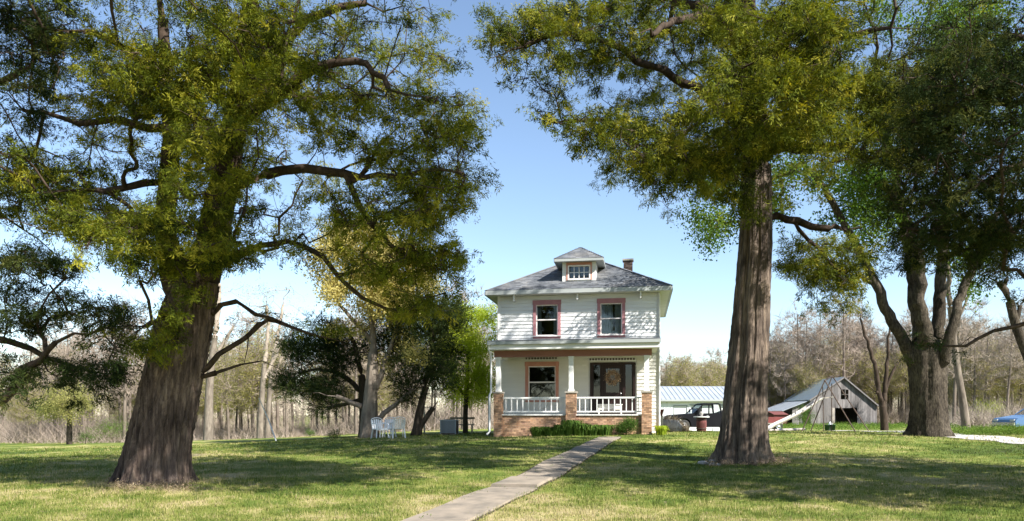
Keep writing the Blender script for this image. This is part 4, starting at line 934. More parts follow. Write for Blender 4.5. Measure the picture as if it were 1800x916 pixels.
# valances over door and window
for (a, b, zz) in ((.56, 2.69, 3.36), (-2.44, -.9, 3.44)):
    v = thing_child('valance', house); m = MB(); m.box(a, b, -.075, -.055, zz, zz + .05); m.build('valance_bar', M['white_paint'], v)
    n = int((b - a) / .13); m = MB(); m.box(a, a + .075, -.072, -.058, 0, .09); me = m.mesh('scallop', M['dark_metal'])
    for k in range(n):
        o = link('scallop', me, v); o.location = (k * (b - a) / n, 0, zz + .055)
# roof
EX, EYF, EYB, EZ, PITCH = 4.27, -.5, 9.0, 6.72, .5577
RZ = EZ + EX * PITCH; RY0, RY1 = EYF + EX, EYB - EX
roof = MB(); c4 = [(-EX, EYF, EZ - .03), (EX, EYF, EZ - .03), (EX, EYB, EZ - .03), (-EX, EYB, EZ - .03)]; R0 = (0, RY0, RZ - .03); R1 = (0, RY1, RZ - .03)
roof.add([c4[0], c4[1], R0], [(0, 1, 2)]); roof.add([c4[1], c4[2], R1, R0], [(0, 1, 2, 3)]); roof.add([c4[2], c4[3], R1], [(0, 1, 2)]); roof.add([c4[3], c4[0], R0, R1], [(0, 1, 2, 3)])
roof = roof.build('roof', M['dark_metal'], house)
def shingles(mb, a, b, up, length_fun, nrow, rise, seed, tab=.30, thick=.018):
    """courses on a plane: a = left eave corner, b = right eave corner, up = unit vector up the slope; length_fun(k)->(t0,t1) along a-b"""
    r = np.random.default_rng(seed); a = np.array(a, float); b = np.array(b, float); e = b - a; Lb = np.linalg.norm(e); e /= Lb; up = np.array(up, float); nrm = np.cross(e, up); nrm /= np.linalg.norm(nrm)
    for k in range(nrow):
        t0, t1 = length_fun(k * rise); t = t0 - r.uniform(0, tab)
        while t < t1:
            s0 = max(t, t0); s1 = min(t + tab * .985, t1)
            if s1 - s0 > .03:
                lift = r.uniform(0, .012); j = r.uniform(-.008, .008)
                p = a + up * (k * rise + j); A = p + e * s0; B = p + e * s1; h = up * (rise * 1.12); n0 = nrm * (thick + lift); n1 = nrm * .004
                mb.add([A + n0, B + n0, B + h + n1, A + h + n1, A, B], [(0, 1, 2, 3), (4, 5, 1, 0)])
            t += tab
sl_ = math.hypot(EX, EX * PITCH); rise = .135; nr = int(sl_ / rise); m = MB()
cs, sn = 1 / math.hypot(1, PITCH), PITCH / math.hypot(1, PITCH)
fr = lambda L_: (lambda h: (h * cs + .0, L_ - h * cs))
shingles(m, (-EX - .02, EYF - .03, EZ - .03), (EX + .02, EYF - .03, EZ - .03), (0, cs, sn), fr(2 * EX + .04), nr, rise, 1)
shingles(m, (EX + .03, EYF - .02, EZ - .03), (EX + .03, EYB + .02, EZ - .03), (-cs, 0, sn), fr(EYB - EYF + .04), nr, rise, 2)
shingles(m, (-EX - .03, EYB + .02, EZ - .03), (-EX - .03, EYF - .02, EZ - .03), (cs, 0, sn), fr(EYB - EYF + .04), nr, rise, 3)
shingles(m, (EX + .02, EYB + .03, EZ - .03), (-EX - .02, EYB + .03, EZ - .03), (0, -cs, sn), fr(2 * EX + .04), nr, rise, 4)
stuff(m.build('shingles', M['shingle'], roof))
m = MB()
for c_, r_ in ((c4[0], R0), (c4[1], R0), (c4[2], R1), (c4[3], R1), (R0, R1)): m.bar(np.array(c_) + (0, 0, .035), np.array(r_) + (0, 0, .04), .2, .03)
m.build('ridge_cap', M['shingle'], roof)
m = MB(); m.box(-EX + .06, EX - .06, EYF + .06, -.005, WT, WT + .03); m.box(-EX + .06, EX - .06, HDp + .005, EYB - .06, WT, WT + .03); m.box(-EX + .06, -HW - .005, -.005, HDp + .005, WT, WT + .03); m.box(HW + .005, EX - .06, -.005, HDp + .005, WT, WT + .03)
m.build('soffit', M['soffit'], roof)
for nm, b in (('gutter', (-EX, EX, EYF - .06, EYF + .06)), ('gutter', (-EX, EX, EYB - .06, EYB + .06)), ('gutter', (-EX - .06, -EX + .06, EYF + .061, EYB - .061)), ('gutter', (EX - .06, EX + .06, EYF + .061, EYB - .061))):
    m = MB(); m.box(*b, WT + .0, EZ - .035); m.build(nm, M['fascia'], roof)
for x in (-2.95, .02, 2.9):
    m = MB(); m.prism([(x - .035, WT - .28), (x + .035, WT - .28), (x + .035, WT - .001), (x - .035, WT - .001)], -.40, -.03); m.build('bracket', M['white_paint'], house)
# dormer
do = thing_child('dormer', roof); DX, DW_, DY, DZ0, DZ1 = .05, .79, .30, 7.0, 8.07
wo = (DX - .47, DX + .47, 7.30, 7.86)
m = MB()
for c in cells(DX - DW_, DX + DW_, DZ0, DZ1, [wo]): m.box(c[0], c[1], DY, DY + .1, c[2], c[3])
m.box(DX - DW_, DX - DW_ + .1, DY + .1, 2.0, DZ0, DZ1); m.box(DX + DW_ - .1, DX + DW_, DY + .1, 2.0, DZ0, DZ1); m.build('dormer_wall', M['white_paint'], do)
m = MB(); m.box(DX - .6, DX + .6, DY - .03, DY - .002, wo[3] + .06, DZ1 - .02); m.box(DX - .6, DX - .53, DY - .03, DY - .002, 7.22, wo[3] + .06); m.box(DX + .53, DX + .6, DY - .03, DY - .002, 7.22, wo[3] + .06); m.build('dormer_trim', M['salmon'], do)
m = MB(); x0, x1, z0, z1 = wo
m.box(x0 - .06, x1 + .06, DY - .04, DY + .05, z1, z1 + .06); m.box(x0 - .06, x1 + .06, DY - .05, DY + .05, z0 - .07, z0); m.box(x0 - .06, x0, DY - .04, DY + .05, z0, z1); m.box(x1, x1 + .06, DY - .04, DY + .05, z0, z1)
for k in range(1, 4): xx = x0 + (x1 - x0) * k / 4; m.box(xx - .016, xx + .016, DY - .005, DY + .035, z0, z1)
m.box(x0, x1, DY, DY + .03, (z0 + z1) / 2 - .014, (z0 + z1) / 2 + .014); m.build('dormer_sash', M['sash'], do)
for k in range(4):
    for j in range(2):
        a = x0 + (x1 - x0) * k / 4 + .017; b = x0 + (x1 - x0) * (k + 1) / 4 - .017; za = z0 + (z1 - z0) * j / 2 + .015; zb = z0 + (z1 - z0) * (j + 1) / 2 - .015
        m = MB(); m.box(a, b, DY + .012, DY + .018, za, zb); m.build('dormer_pane', M['glass'], do)
m = MB(); m.box(DX - DW_ + .1, DX + DW_ - .1, DY + .5, DY + .55, DZ0, DZ1); m.build('dormer_back', M['room'], do)
DE, dyf, dp_ = 1.13, -.06, .66; az = DZ1 + .1; apex = (DX, dyf + DE, az + DE * dp_); by = 3.5
m = MB(); A = (DX - DE, dyf, az); B = (DX + DE, dyf, az); m.add([A, B, apex], [(0, 1, 2)]); m.add([B, (DX + DE, 2.2, az), (DX, by, apex[2]), apex], [(0, 1, 2, 3)]); m.add([(DX - DE, 2.2, az), A, apex, (DX, by, apex[2])], [(0, 1, 2, 3)])
m.add([A, B, (DX + DE, 2.0, az), (DX - DE, 2.0, az)], [(3, 2, 1, 0)])
m.build('dormer_roof', M['dark_metal'], do)
dc, ds = 1 / math.hypot(1, dp_), dp_ / math.hypot(1, dp_); m = MB(); nrd = int(DE * math.hypot(1, dp_) / rise)
shingles(m, (DX - DE - .02, dyf - .02, az), (DX + DE + .02, dyf - .02, az), (0, dc, ds), fr_ := (lambda h: (h * dc, 2 * DE + .04 - h * dc)), nrd, rise, 7)
shingles(m, (DX + DE + .02, dyf, az), (DX + DE + .02, 2.2, az), (-dc, 0, ds), (lambda h: (h * dc, 2.2 + h * dc)), nrd, rise, 8)
shingles(m, (DX - DE - .02, 2.2, az), (DX - DE - .02, dyf, az), (dc, 0, ds), (lambda h: (-h * dc, 2.26 - h * dc)), nrd, rise, 9)
stuff(m.build('dormer_shingles', M['shingle'], do))
m = MB(); m.box(DX - DE, DX + DE, dyf - .03, dyf + .05, DZ1 - .02, az - .005); m.box(DX - DE - .03, DX - DE + .05, dyf + .051, 2.0, DZ1 - .02, az - .005); m.box(DX + DE - .05, DX + DE + .03, dyf + .051, 2.0, DZ1 - .02, az - .005)
m.box(DX - DE + .05, DX + DE - .05, dyf + .051, DY - .002, DZ1 + .0, DZ1 + .03); m.box(DX - DE + .05, DX - DW_ - .002, DY, 2.0, DZ1, DZ1 + .03); m.box(DX + DW_ + .002, DX + DE - .05, DY, 2.0, DZ1, DZ1 + .03); m.build('dormer_eave', M['fascia'], do)
def brickwork(mb, x0, x1, y, z0, z1, seed, ydir=-1, L_=.205, H_=.067, gap=.011, proud=.012):
    r = np.random.default_rng(seed); n = int(round((z1 - z0) / (H_ + gap)))
    for k in range(n):
        z = z0 + k * (z1 - z0) / n; h = (z1 - z0) / n - gap; t = x0 - (L_ / 2 if k % 2 else 0)
        while t < x1 - .01:
            a = max(t, x0); b = min(t + L_ - gap, x1)
            if b - a > .02: p = proud + r.uniform(-.004, .004); mb.box(a, b, y - p, y + .03, z, z + h)
            t += L_
def brickwork_side(mb, x, sx, y0, y1, z0, z1, seed):
    t_ = MB(); brickwork(t_, y0, y1, 0, z0, z1, seed); V = np.concatenate(t_.v); F = np.concatenate(t_.f)
    W = np.stack([x + -sx * V[:, 1], V[:, 0], V[:, 2]], 1); mb.add(W, F if sx > 0 else F[:, ::-1])
# chimney
ch = thing_child('chimney', roof); cx_, cy_ = 2.25, 5.2
m = MB(); m.box(cx_ - .22, cx_ + .22, cy_ - .22, cy_ + .22, 7.5, 9.02); m.build('chimney_core', M['dark_metal'], ch)
m = MB(); brickwork(m, cx_ - .232, cx_ + .232, cy_ - .222, 7.7, 9.0, 3); brickwork_side(m, cx_ + .222, 1, cy_ - .21, cy_ + .23, 7.7, 9.0, 4); brickwork_side(m, cx_ - .222, -1, cy_ - .21, cy_ + .23, 7.7, 9.0, 5); stuff(m.build('bricks', M['old_brick'], ch))
m = MB(); m.box(cx_ - .29, cx_ + .29, cy_ - .29, cy_ + .29, 9.02, 9.11); m.build('chimney_cap', M['stone_cap'], ch)
# porch
po = thing_child('porch', house); FL = .92; PF = -2.30
m = MB(); m.box(-3.45, 3.33, PF + .02, -.03, -.4, FL - .06); m.build('porch_core', M['mortar'], po)
m = MB(); brickwork(m, -3.13, -.32, PF + .02, -.1, FL - .06, 11); brickwork(m, .14, 2.93, PF + .02, -.1, FL - .06, 12); brickwork_side(m, 3.33, 1, PF + .15, -.06, -.1, FL - .06, 13); brickwork_side(m, -3.45, -1, PF + .15, -.06, -.1, FL - .06, 14)
stuff(m.build('bricks', M['brick'], po))
nb = 24
for k in range(nb):
    a = -3.47 + k * (6.84 / nb); m = MB(); m.box(a, a + 6.84 / nb - .008, PF - .05, -.03, FL - .06, FL); m.build('floor_board', M['pale_slab'], po)
for k, (a, b) in enumerate(((-3.50, -3.14), (-.31, .13), (2.94, 3.37))):
    pi = thing_child('pier', po) if False else None
    m = MB(); m.box(a + .012, b - .012, PF - .13, PF + .30, -.4, 1.84); pr = m.build('pier', M['mortar'], po)
    m = MB(); brickwork(m, a, b, PF - .13, -.1, 1.84, 20 + k); brickwork_side(m, b - .012, 1, PF - .14, PF + .31, -.1, 1.84, 30 + k); brickwork_side(m, a + .012, -1, PF - .14, PF + .31, -.1, 1.84, 40 + k); stuff(m.build('bricks', M['brick'], pr))
    m = MB(); m.box(a - .04, b + .04, PF - .18, PF + .35, 1.84, 1.91); m.build('pier_cap', M['stone_cap'], pr)
    c = (a + b) / 2; m = MB(); m.box(c - .10, c + .10, PF - .02, PF + .18, 1.912, 3.44); m.box(c - .125, c + .125, PF - .045, PF + .205, 1.911, 2.0); m.box(c - .125, c + .125, PF - .045, PF + .205, 3.34, 3.441); m.build('post', M['white_paint'], po)
for a, b in ((-3.12, -.33), (.15, 2.92)):
    ra = thing_child('railing', po); y = PF + .10
    m = MB(); m.box(a, b, y - .04, y + .04, 1.60, 1.67); m.build('top_rail', M['white_paint'], ra); m = MB(); m.box(a, b, y - .04, y + .04, 1.0, 1.06); m.build('bottom_rail', M['white_paint'], ra)
    n = 11; m = MB(); m.box(-.02, .02, y - .02, y + .02, 1.06, 1.60); me = m.mesh('baluster', M['white_paint'])
    for k in range(n): o = link('baluster', me, ra); o.location = (a + (b - a) * (k + .5) / n, 0, 0)
# porch side railings are left open; beam, ceiling, roof
m = MB(); m.box(-3.5, 3.37, PF - .03, PF + .19, 3.442, 3.72); m.build('beam', M['beam'], po)
m = MB(); m.box(-3.5, -3.3, PF + .19, -.03, 3.442, 3.72); m.build('side_beam', M['white_paint'], po); m = MB(); m.box(3.17, 3.37, PF + .19, -.03, 3.442, 3.72); m.build('side_beam', M['white_paint'], po)
nb = 14
for k in range(nb):
    y = PF - .40 + k * (2.62 / nb) + .02; m = MB(); m.box(-3.58, 3.60, y, y + 2.62 / nb - .006, 3.722, 3.75); m.build('ceiling_board', M['cream'], po)
m = MB(); y0 = PF - .44; m.add([(-3.66, y0, 3.76), (3.68, y0, 3.76), (3.68, -.03, 3.76), (-3.66, -.03, 3.76), (-3.66, y0, 4.10), (3.68, y0, 4.10), (3.68, -.03, 4.40), (-3.66, -.03, 4.40)], [(0, 3, 2, 1), (4, 5, 6, 7), (0, 1, 5, 4), (1, 2, 6, 5), (2, 3, 7, 6), (3, 0, 4, 7)])
pr = m.build('porch_roof', M['fascia'], po)
m = MB(); m.box(-3.72, 3.74, y0 - .12, y0 - .001, 3.95, 4.09); m.build('gutter', M['fascia'], pr); m = MB(); m.box(-3.66, 3.68, y0 - .03, y0 - .001, 3.74, 3.948); m.build('fascia_board', M['white_paint'], pr)
m = MB(); rl = math.hypot(2.7, .3); shingles(m, (-3.72, y0 - .06, 4.10), (3.74, y0 - .06, 4.10), (0, 2.7 / rl, .3 / rl), lambda h: (0, 7.46), int(2.7 / rise), rise, 15); stuff(m.build('shingles', M['shingle'], pr))
# downspout at the left end of the porch
m = MB(); m.tube([(-3.66, y0 - .06, 3.96), (-3.66, y0 - .02, 3.78), (-3.60, PF - .22, 3.5), (-3.60, PF - .22, 1.9), (-3.66, PF - .25, 1.75), (-3.66, PF - .25, .15), (-3.78, PF - .30, .02)], .045, 8); m.build('downspout', M['white_paint'], po, True)
m = MB(); m.tube([(HW - .02, -.09, 6.45), (HW - .02, -.09, 4.5), (HW - .02, -.09, .1)], .035, 8); m.build('downspout', M['white_paint'], house, True)
m = MB(); m.box(-3.84, -3.74, PF + .3, PF + .42, -.2, 1.78); m.build('side_post', M['green_plastic'], po)

# things on and round the porch (house coordinates -> world)
def hw(x, y, z): p = HO + uu * x + vv * y; return (p[0], p[1], HZ0 + z)
o = thing('wreath', 'tan dried flower wreath hanging on the dark front door', 'wreath', hw(1.62, -.02, 2.62), -ah)
r = np.random.default_rng(70); m = MB(); a = np.linspace(0, 2 * math.pi, 24); m.tube(np.stack([.24 * np.cos(a), np.full(24, -.02), .24 * np.sin(a)], 1), .035, 6, False); m.build('ring', M['dark_bark'], o)
m = MB(); an = r.uniform(0, 6.28, 170); C = np.stack([.25 * np.cos(an), np.full(170, -.04), .25 * np.sin(an)], 1); foliate(m, r, C, np.stack([np.cos(an), -.5 * np.ones(170), np.sin(an)], 1), 2, .07, .16, LEAF, tint_mu=.62); m.build('flowers', M['wreath'], o)
o = thing('bench', 'low cream bench on the porch before the dark front door', 'bench', hw(1.55, -1.0, FL), -ah)
m = MB(); m.box(-.55, .55, -.18, .18, .40, .45); m.build('seat', M['cream'], o)
m = MB(); m.box(-.5, .5, -.155, -.13, .2, .399); m.build('apron', M['cream'], o)
for sx in (-.52, .47):
    for sy in (-.17, .12): m = MB(); m.box(sx, sx + .05, sy, sy + .05, 0, .399); m.build('leg', M['cream'], o)
# plants in front of the porch
def clump(label, c, w, h, n, seed, leaf='shrub_leaf'):
    r = np.random.default_rng(seed); o = thing('leafy_plant', label, 'plant', c); m = MB(); a = r.uniform(0, 6.28, n); b = np.stack([np.cos(a), np.sin(a)], 1) * (r.uniform(0, 1, n) ** .6 * w * .6)[:, None]
    B = np.concatenate([b, np.full((n, 1), -.03)], 1); out = np.stack([np.cos(a), np.sin(a), np.zeros(n)], 1) * (w * .55 * r.uniform(.4, 1.2, n))[:, None]; hh = h * r.uniform(.65, 1.1, n)
    side = np.stack([-np.sin(a), np.cos(a), np.zeros(n)], 1) * .022; mid = B + out * .4 + np.stack([0 * a, 0 * a, hh], 1); tip = B + out + np.stack([0 * a, 0 * a, hh * r.uniform(.55, .95, n)], 1)
    V = np.stack([B - side * .6, B + side * .6, mid + side, mid - side, tip], 1).reshape(-1, 3); q = np.arange(n)[:, None] * 5; t = np.repeat(np.clip(r.normal(.5, .25, n), 0, 1), 5)
    m.add(V, np.concatenate([q + np.array([[0, 1, 2]]), q + np.array([[0, 2, 3]]), q + np.array([[3, 2, 4]])]), t); m.build('leaves', M[leaf], o); return o
pl = [(-1.45, .48, .42, 'small strap leaved plant, leftmost in the bed before the brick porch'), (-.95, .5, .40, 'second strap leaved plant from the left in the porch bed'), (-.5, .5, .48, 'strap leaved plant left of the middle brick pier'), (-.02, .58, .64, 'tallest leafy plant, before the middle brick pier'),
      (.42, .55, .5, 'leafy plant just right of the middle brick pier'), (.9, .5, .46, 'low leafy plant midway along the right brick panel'), (1.4, .5, .45, 'low leafy plant left of the round dark bush')]
for k, (x, w, h, lab) in enumerate(pl):
    p = hw(x, PF - .55, 0); clump(lab, (p[0], p[1], gz(p[0], p[1])), w, h, 260, 500 + k)
p = hw(2.3, PF - .5, 0); bush('shrub', 'round dark green bush at the right end of the porch bed', 'shrub', (p[0], p[1], gz(p[0], p[1])), .55, .5, .72, 1500, M['shrub_leaf'], .13, 520, tint=.3)
p = hw(3.75, PF - .4, 0); clump('yellow green tuft by the right brick pier of the porch', (p[0], p[1], gz(p[0], p[1])), .35, .4, 160, 530, 'lime_leaf')
# dry brush heap and brown pot right of the porch
p = onground(1176, 37.5); r = np.random.default_rng(540); o = thing('brush_heap', 'grey brown heap of dried brush right of the brick porch', 'brush heap', p)
n = 2600; a = r.uniform(0, 6.28, n); rad = r.uniform(0, 1, n) ** .5; C = np.stack([np.cos(a) * rad * .85, np.sin(a) * rad * .7, (1 - rad ** 2) * .75 * r.uniform(.2, 1, n)], 1); D = np.stack([np.cos(a) * rad + r.normal(0, .5, n), np.sin(a) * rad + r.normal(0, .5, n), r.normal(.1, .6, n)], 1)
D /= np.linalg.norm(D, axis=1)[:, None]; sd = np.cross(D, r.normal(0, 1, (n, 3))); sd /= np.linalg.norm(sd, axis=1)[:, None]; sd *= .012; m = MB(); l = r.uniform(.2, .5, n)[:, None]
C[:, 2] = np.maximum(C[:, 2], .03); m.add(np.stack([C - sd, C + sd, C + D * l], 1).reshape(-1, 3), np.arange(3 * n).reshape(-1, 3), np.repeat(r.uniform(0, 1, n), 3)); stuff(m.build('dry_stalks', M['dry_leaf'], o))
m = MB(); m.lathe([(.001, .0), (.8, .02), (.72, .3), (.45, .56), (.001, .64)], 14); V = m.v[0]; V[:, :2] *= 1 + .12 * np.sin(V[:, :1] * 9 + V[:, 1:2] * 7); m.build('leaf_pile', M['old_wood'], o, True)
p = onground(1157, 36.5); o = thing('planter', 'brown round planter against the house corner right of porch', 'planter', (p[0], p[1], p[2])); m = MB(); m.box(-.2, .2, -.2, .2, -.1, .78); m.build('pedestal', M['stone_cap'], o)
m = MB(); m.lathe([(.001, .78), (.2, .78), (.29, 1.06), (.31, 1.06), (.31, 1.1), (.26, 1.1), (.24, 1.04), (.001, 1.03)], 16); m.build('bowl', M['maroon'], o, True)
# barrel table
p = onground(1233, 40); o = thing('barrel_stand', 'dark red barrel stand with white slab top and a small ornament', 'stand', p)
m = MB(); m.lathe([(.24, -.05), (.25, .0), (.275, .3), (.275, .45), (.25, .74), (.001, .74)], 20); m.build('barrel', M['maroon'], o, True)
m = MB()
for z in (.12, .6): m.lathe([(.268, z), (.285, z + .01), (.285, z + .05), (.268, z + .06)], 20)
m.build('hoop', M['dark_metal'], o, True)
m = MB(); m.lathe([(.001, .742), (.40, .742), (.42, .76), (.42, .80), (.40, .82), (.001, .82)], 24); m.build('slab_top', M['pale_slab'], o)
m = MB(); m.lathe([(.001, .821), (.09, .822), (.05, .87), (.10, .93), (.11, .99), (.07, 1.06), (.001, 1.08)], 14); m.build('ornament', M['stone'], o, True)
# white board lying by truck
p = onground(1266, 47); m = MB(); m.box(-.5, .7, -.1, .1, .03, .25); tag(m.build('board', M['white_paint']), 'white painted timber lying on the grass behind the barrel stand', 'timber').location = p

# ------------------------------------------------------------------ white lawn chairs
def lawn_chair(label, px, d, rz, mat):
    o = thing('lawn_chair', label, 'chair', onground(px, d), rz, 'white plastic chairs under the maple')
    m = MB(); m.box(-.25, .25, -.24, .24, .40, .435); m.box(-.25, .25, -.26, -.24, .36, .435); m.build('seat', mat, o)
    for k in range(5):
        x = -.21 + k * .095; m = MB(); m.bar((x, .235, .436), (x * 1.05, .36, .86 - .012 * (k - 2) ** 2), .07, .022, (0, 1, 0)); m.build('back_slat', mat, o)
    m = MB(); pts = [(-.25, .25, .43), (-.26, .36, .80), (-.18, .375, .89), (0, .38, .92), (.18, .375, .89), (.26, .36, .80), (.25, .25, .43)]; m.tube(smooth(pts, 18), .02, 6); m.build('back_frame', mat, o, True)
    for sx in (-1, 1):
        m = MB(); m.tube(smooth([(sx * .27, .33, .66), (sx * .30, .1, .66), (sx * .30, -.2, .65), (sx * .28, -.27, .60)], 10), .025, 6); m.build('arm', mat, o, True)
        m = MB(); m.bar((sx * .25, -.22, .43), (sx * .30, -.27, -.02), .06, .03); m.bar((sx * .28, -.27, .43), (sx * .28, -.26, .62), .05, .03); m.build('leg', mat, o)
        m = MB(); m.bar((sx * .24, .22, .43), (sx * .28, .33, -.02), .06, .03); m.build('leg', mat, o)
    return o
lawn_chair('white plastic chair nearest the maple trunk, leftmost of three', 668, 33.4, math.radians(35), M['plastic'])
lawn_chair('white plastic chair in the middle of three under the maple', 682, 34.2, math.radians(-10), M['plastic'])
lawn_chair('sunlit white plastic chair seen from behind, rightmost of three', 699, 32.8, math.radians(200), M['white_paint'])  # warmer white than the other two: sunlight put into its colour
# condenser unit
o = thing('condenser_unit', 'blue grey metal condenser unit standing on the lawn left of the house', 'condenser', onground(790, 37), math.radians(-8))
m = MB(); m.box(-.42, .42, -.36, .36, .0, .06); m.build('base', M['concrete'], o)
m = MB(); m.box(-.38, .38, -.32, .32, .06, .70); m.build('coil', M['dark_metal'], o)
m = MB(); m.box(-.40, .40, -.34, .34, .70, .76); m.build('top', M['ac_metal'], o)
for sx in (-.4, .35):
    for sy in (-.34, .29): m = MB(); m.box(sx, sx + .05, sy, sy + .05, .06, .699); m.build('corner_post', M['ac_metal'], o)
m = MB(); m.box(-.349, .349, -.335, -.322, 0, .03); me = m.mesh('louvre', M['ac_metal'])
for k in range(12): q = link('louvre', me, o); q.location = (0, 0, .10 + k * .05)
m = MB(); a = np.linspace(0, 6.28, 20)
for rad in (.1, .18, .26): m.tube(np.stack([rad * np.cos(a), rad * np.sin(a), np.full(20, .775)], 1), .008, 4, False)
m.build('fan_guard', M['dark_metal'], o)
# small bench behind it, post with arm, leaning pole
o = thing('wooden_bench', 'weathered brown bench behind the metal unit by the lime green tree', 'bench', onground(812, 41)); m = MB(); m.box(-.7, .7, -.2, .2, .42, .47); m.build('seat', M['old_wood'], o)
for sx in (-.6, .52): m = MB(); m.box(sx, sx + .08, -.17, .17, -.05, .419); m.build('leg', M['old_wood'], o)
m = MB(); m.bar((-.7, .22, .8), (.7, .22, .8), .03, .12); m.bar((-.6, .22, .4), (-.6, .22, .85), .05); m.bar((.6, .22, .4), (.6, .22, .85), .05); m.build('backrest', M['old_wood'], o)
o = thing('post', 'pale post with short arm and white feeder box behind the dark cedar stems', 'post', onground(746, 44)); m = MB(); m.bar((0, 0, -.2), (0, 0, 1.55), .09); m.build('upright', M['old_wood'], o); m = MB(); m.bar((.04, 0, 1.5), (.42, 0, 1.56), .06); m.build('arm', M['old_wood'], o)
m = MB(); m.box(.30, .46, -.08, .08, 1.22, 1.46); m.prism([(.26, 1.46), (.50, 1.46), (.38, 1.53)], -.12, .12); m.build('feeder_box', M['white_paint'], o)
b0 = onground(487, 38); t0 = at(455, 700, 39.5); m = MB(); m.tube([np.array([0, 0, -.1]), (t0 - b0) * .5 + [.02, 0, .03], t0 - b0], [.035, .03, .022], 7); q = tag(m.build('leaning_pole', M['pale_slab'], None, True), 'thin pale pole leaning to the left on the lawn edge', 'pole'); q.location = b0

# ------------------------------------------------------------------ garage behind the house
gx0, gx1, gy, gb = (1120 - CX) / FPX * 62, (1312 - CX) / FPX * 62, 62.0, gz(15, 62) - .02
o = thing('garage', 'long white metal garage with ribbed grey roof behind the pickup', 'garage', (gx0, gy, gb)); GWd = gx1 - gx0; GH = 2.79 - gb
drs = [(((1185 - CX) / FPX * 62) - gx0, ((1207 - CX) / FPX * 62) - gx0, .05, 2.1), (((1214 - CX) / FPX * 62) - gx0, ((1282 - CX) / FPX * 62) - gx0, .0, 2.15)]
m = MB()
for c in cells(0, GWd, -.2, GH, drs): m.box(c[0], c[1], 0, .1, c[2], c[3])
fw = m.build('front_wall', M['metal_wall'], o)
m = MB(); m.box(0, .1, .1, 7, -.2, GH); m.build('side_wall', M['metal_wall'], o); m = MB(); m.box(GWd - .1, GWd, .1, 7, -.2, GH); m.build('side_wall', M['metal_wall'], o); m = MB(); m.box(.1, GWd - .1, 6.9, 7, -.2, GH); m.build('back_wall', M['metal_wall'], o)
for xx in (0, GWd - .1): m = MB(); m.add([(xx, 0, GH), (xx, 7, GH), (xx, 3.5, GH + 1.15), (xx + .1, 0, GH), (xx + .1, 7, GH), (xx + .1, 3.5, GH + 1.15)], [(0, 1, 2), (5, 4, 3)]); m.build('gable', M['metal_wall'], o)
m = MB(); m.box(-.02, .02, -.025, -.002, -.1, GH); me = m.mesh('wall_rib', M['metal_wall'])
for k in range(int(GWd / .3)):
    x = .15 + k * .3
    if not any(a - .05 < x < b + .05 for a, b, _, _ in drs): q = link('wall_rib', me, fw); q.location = (x, 0, 0)
m = MB(); a, b, z0, z1 = drs[0]; m.box(a, b, .03, .07, z0, z1); d_ = m.build('door', M['white_paint'], o); m = MB(); m.box(a - .07, a, -.03, .05, 0, z1 + .07); m.box(b, b + .07, -.03, .05, 0, z1 + .07); m.box(a, b, -.03, .05, z1, z1 + .07); m.build('door_frame', M['fascia'], o); m = MB(); m.lathe([(.001, -.05), (.04, -.04), (.02, .03)], 8, (b - .12, .02, 1.0), 'y'); m.build('door_handle', M['dark_metal'], d_)
a, b, z0, z1 = drs[1]
for k in range(4): m = MB(); m.box(a, b, .03, .07, z0 + k * .5375, z0 + (k + 1) * .5375 - .02); m.build('door_panel', M['white_paint'], o)
m = MB(); m.box(a - .08, b + .08, -.03, .02, z1, z1 + .1); m.build('door_trim', M['fascia'], o)
rf = MB(); z0 = GH + .02; rf.add([(-.3, -.35, z0 - .1), (GWd + .3, -.35, z0 - .1), (GWd + .3, 3.5, z0 + 1.15), (-.3, 3.5, z0 + 1.15), (GWd + .3, 7.35, z0 - .1), (-.3, 7.35, z0 - .1)], [(0, 1, 2, 3), (3, 2, 4, 5)]); rf = rf.build('roof', M['metal_roof'], o)
m = MB(); m.bar((0, -.36, z0 - .085), (0, 3.5, z0 + 1.165), .035, .04); me = m.mesh('roof_rib', M['metal_roof'])
for k in range(int(GWd / .4) + 1): q = link('roof_rib', me, rf); q.location = (k * .4, 0, 0)
m = MB(); m.box(-.3, GWd + .3, -.42, -.351, z0 - .24, z0 - .09); m.build('gutter', M['fascia'], o)

# ------------------------------------------------------------------ vehicles
def wheel(parent, x, y, rad, wd=.24):
    w = thing_child('wheel', parent); w.location = (x, y, rad)
    m = MB(); s_ = 1 if y > 0 else -1; m.lathe([(rad * .6, -wd / 2), (rad * .93, -wd / 2), (rad, -wd / 2 + .04), (rad, wd / 2 - .04), (rad * .93, wd / 2), (rad * .6, wd / 2)], 24, axis='y'); m.build('tyre', M['rubber'], w, True)
    m = MB(); m.lathe([(.001, s_ * wd * .36), (rad * .18, s_ * wd * .38), (rad * .2, s_ * wd * .3), (rad * .55, s_ * wd * .33), (rad * .62, s_ * wd * .46), (rad * .62, -s_ * wd * .4)], 24, axis='y'); m.build('rim', M['chrome'], w, True)
def arch(cx, rad, n=9): return [(cx - rad * math.cos(t), rad * math.sin(t)) for t in np.linspace(0, math.pi, n)]
def side_skin(mb, top, bottom, y0, y1):
    """strip between two polylines with same number of points, extruded between y0 and y1"""
    n = len(top); V = [(x, y, z) for y in (y0, y1) for x, z in top] + [(x, y, z) for y in (y0, y1) for x, z in bottom]
    F = []
    for i in range(n - 1):
        F += [(i, i + 1, 2 * n + i + 1, 2 * n + i), (n + i + 1, n + i, 3 * n + i, 3 * n + i + 1), (i + 1, i, n + i, n + i + 1), (2 * n + i, 2 * n + i + 1, 3 * n + i + 1, 3 * n + i)]
    F += [(0, 2 * n, 3 * n, n), (n - 1, 2 * n - 1, 4 * n - 1, 3 * n - 1)]; mb.add(V, F)
def resample(poly, X): return [(x, float(np.interp(x, [p[0] for p in poly], [p[1] for p in poly]))) for x in X]
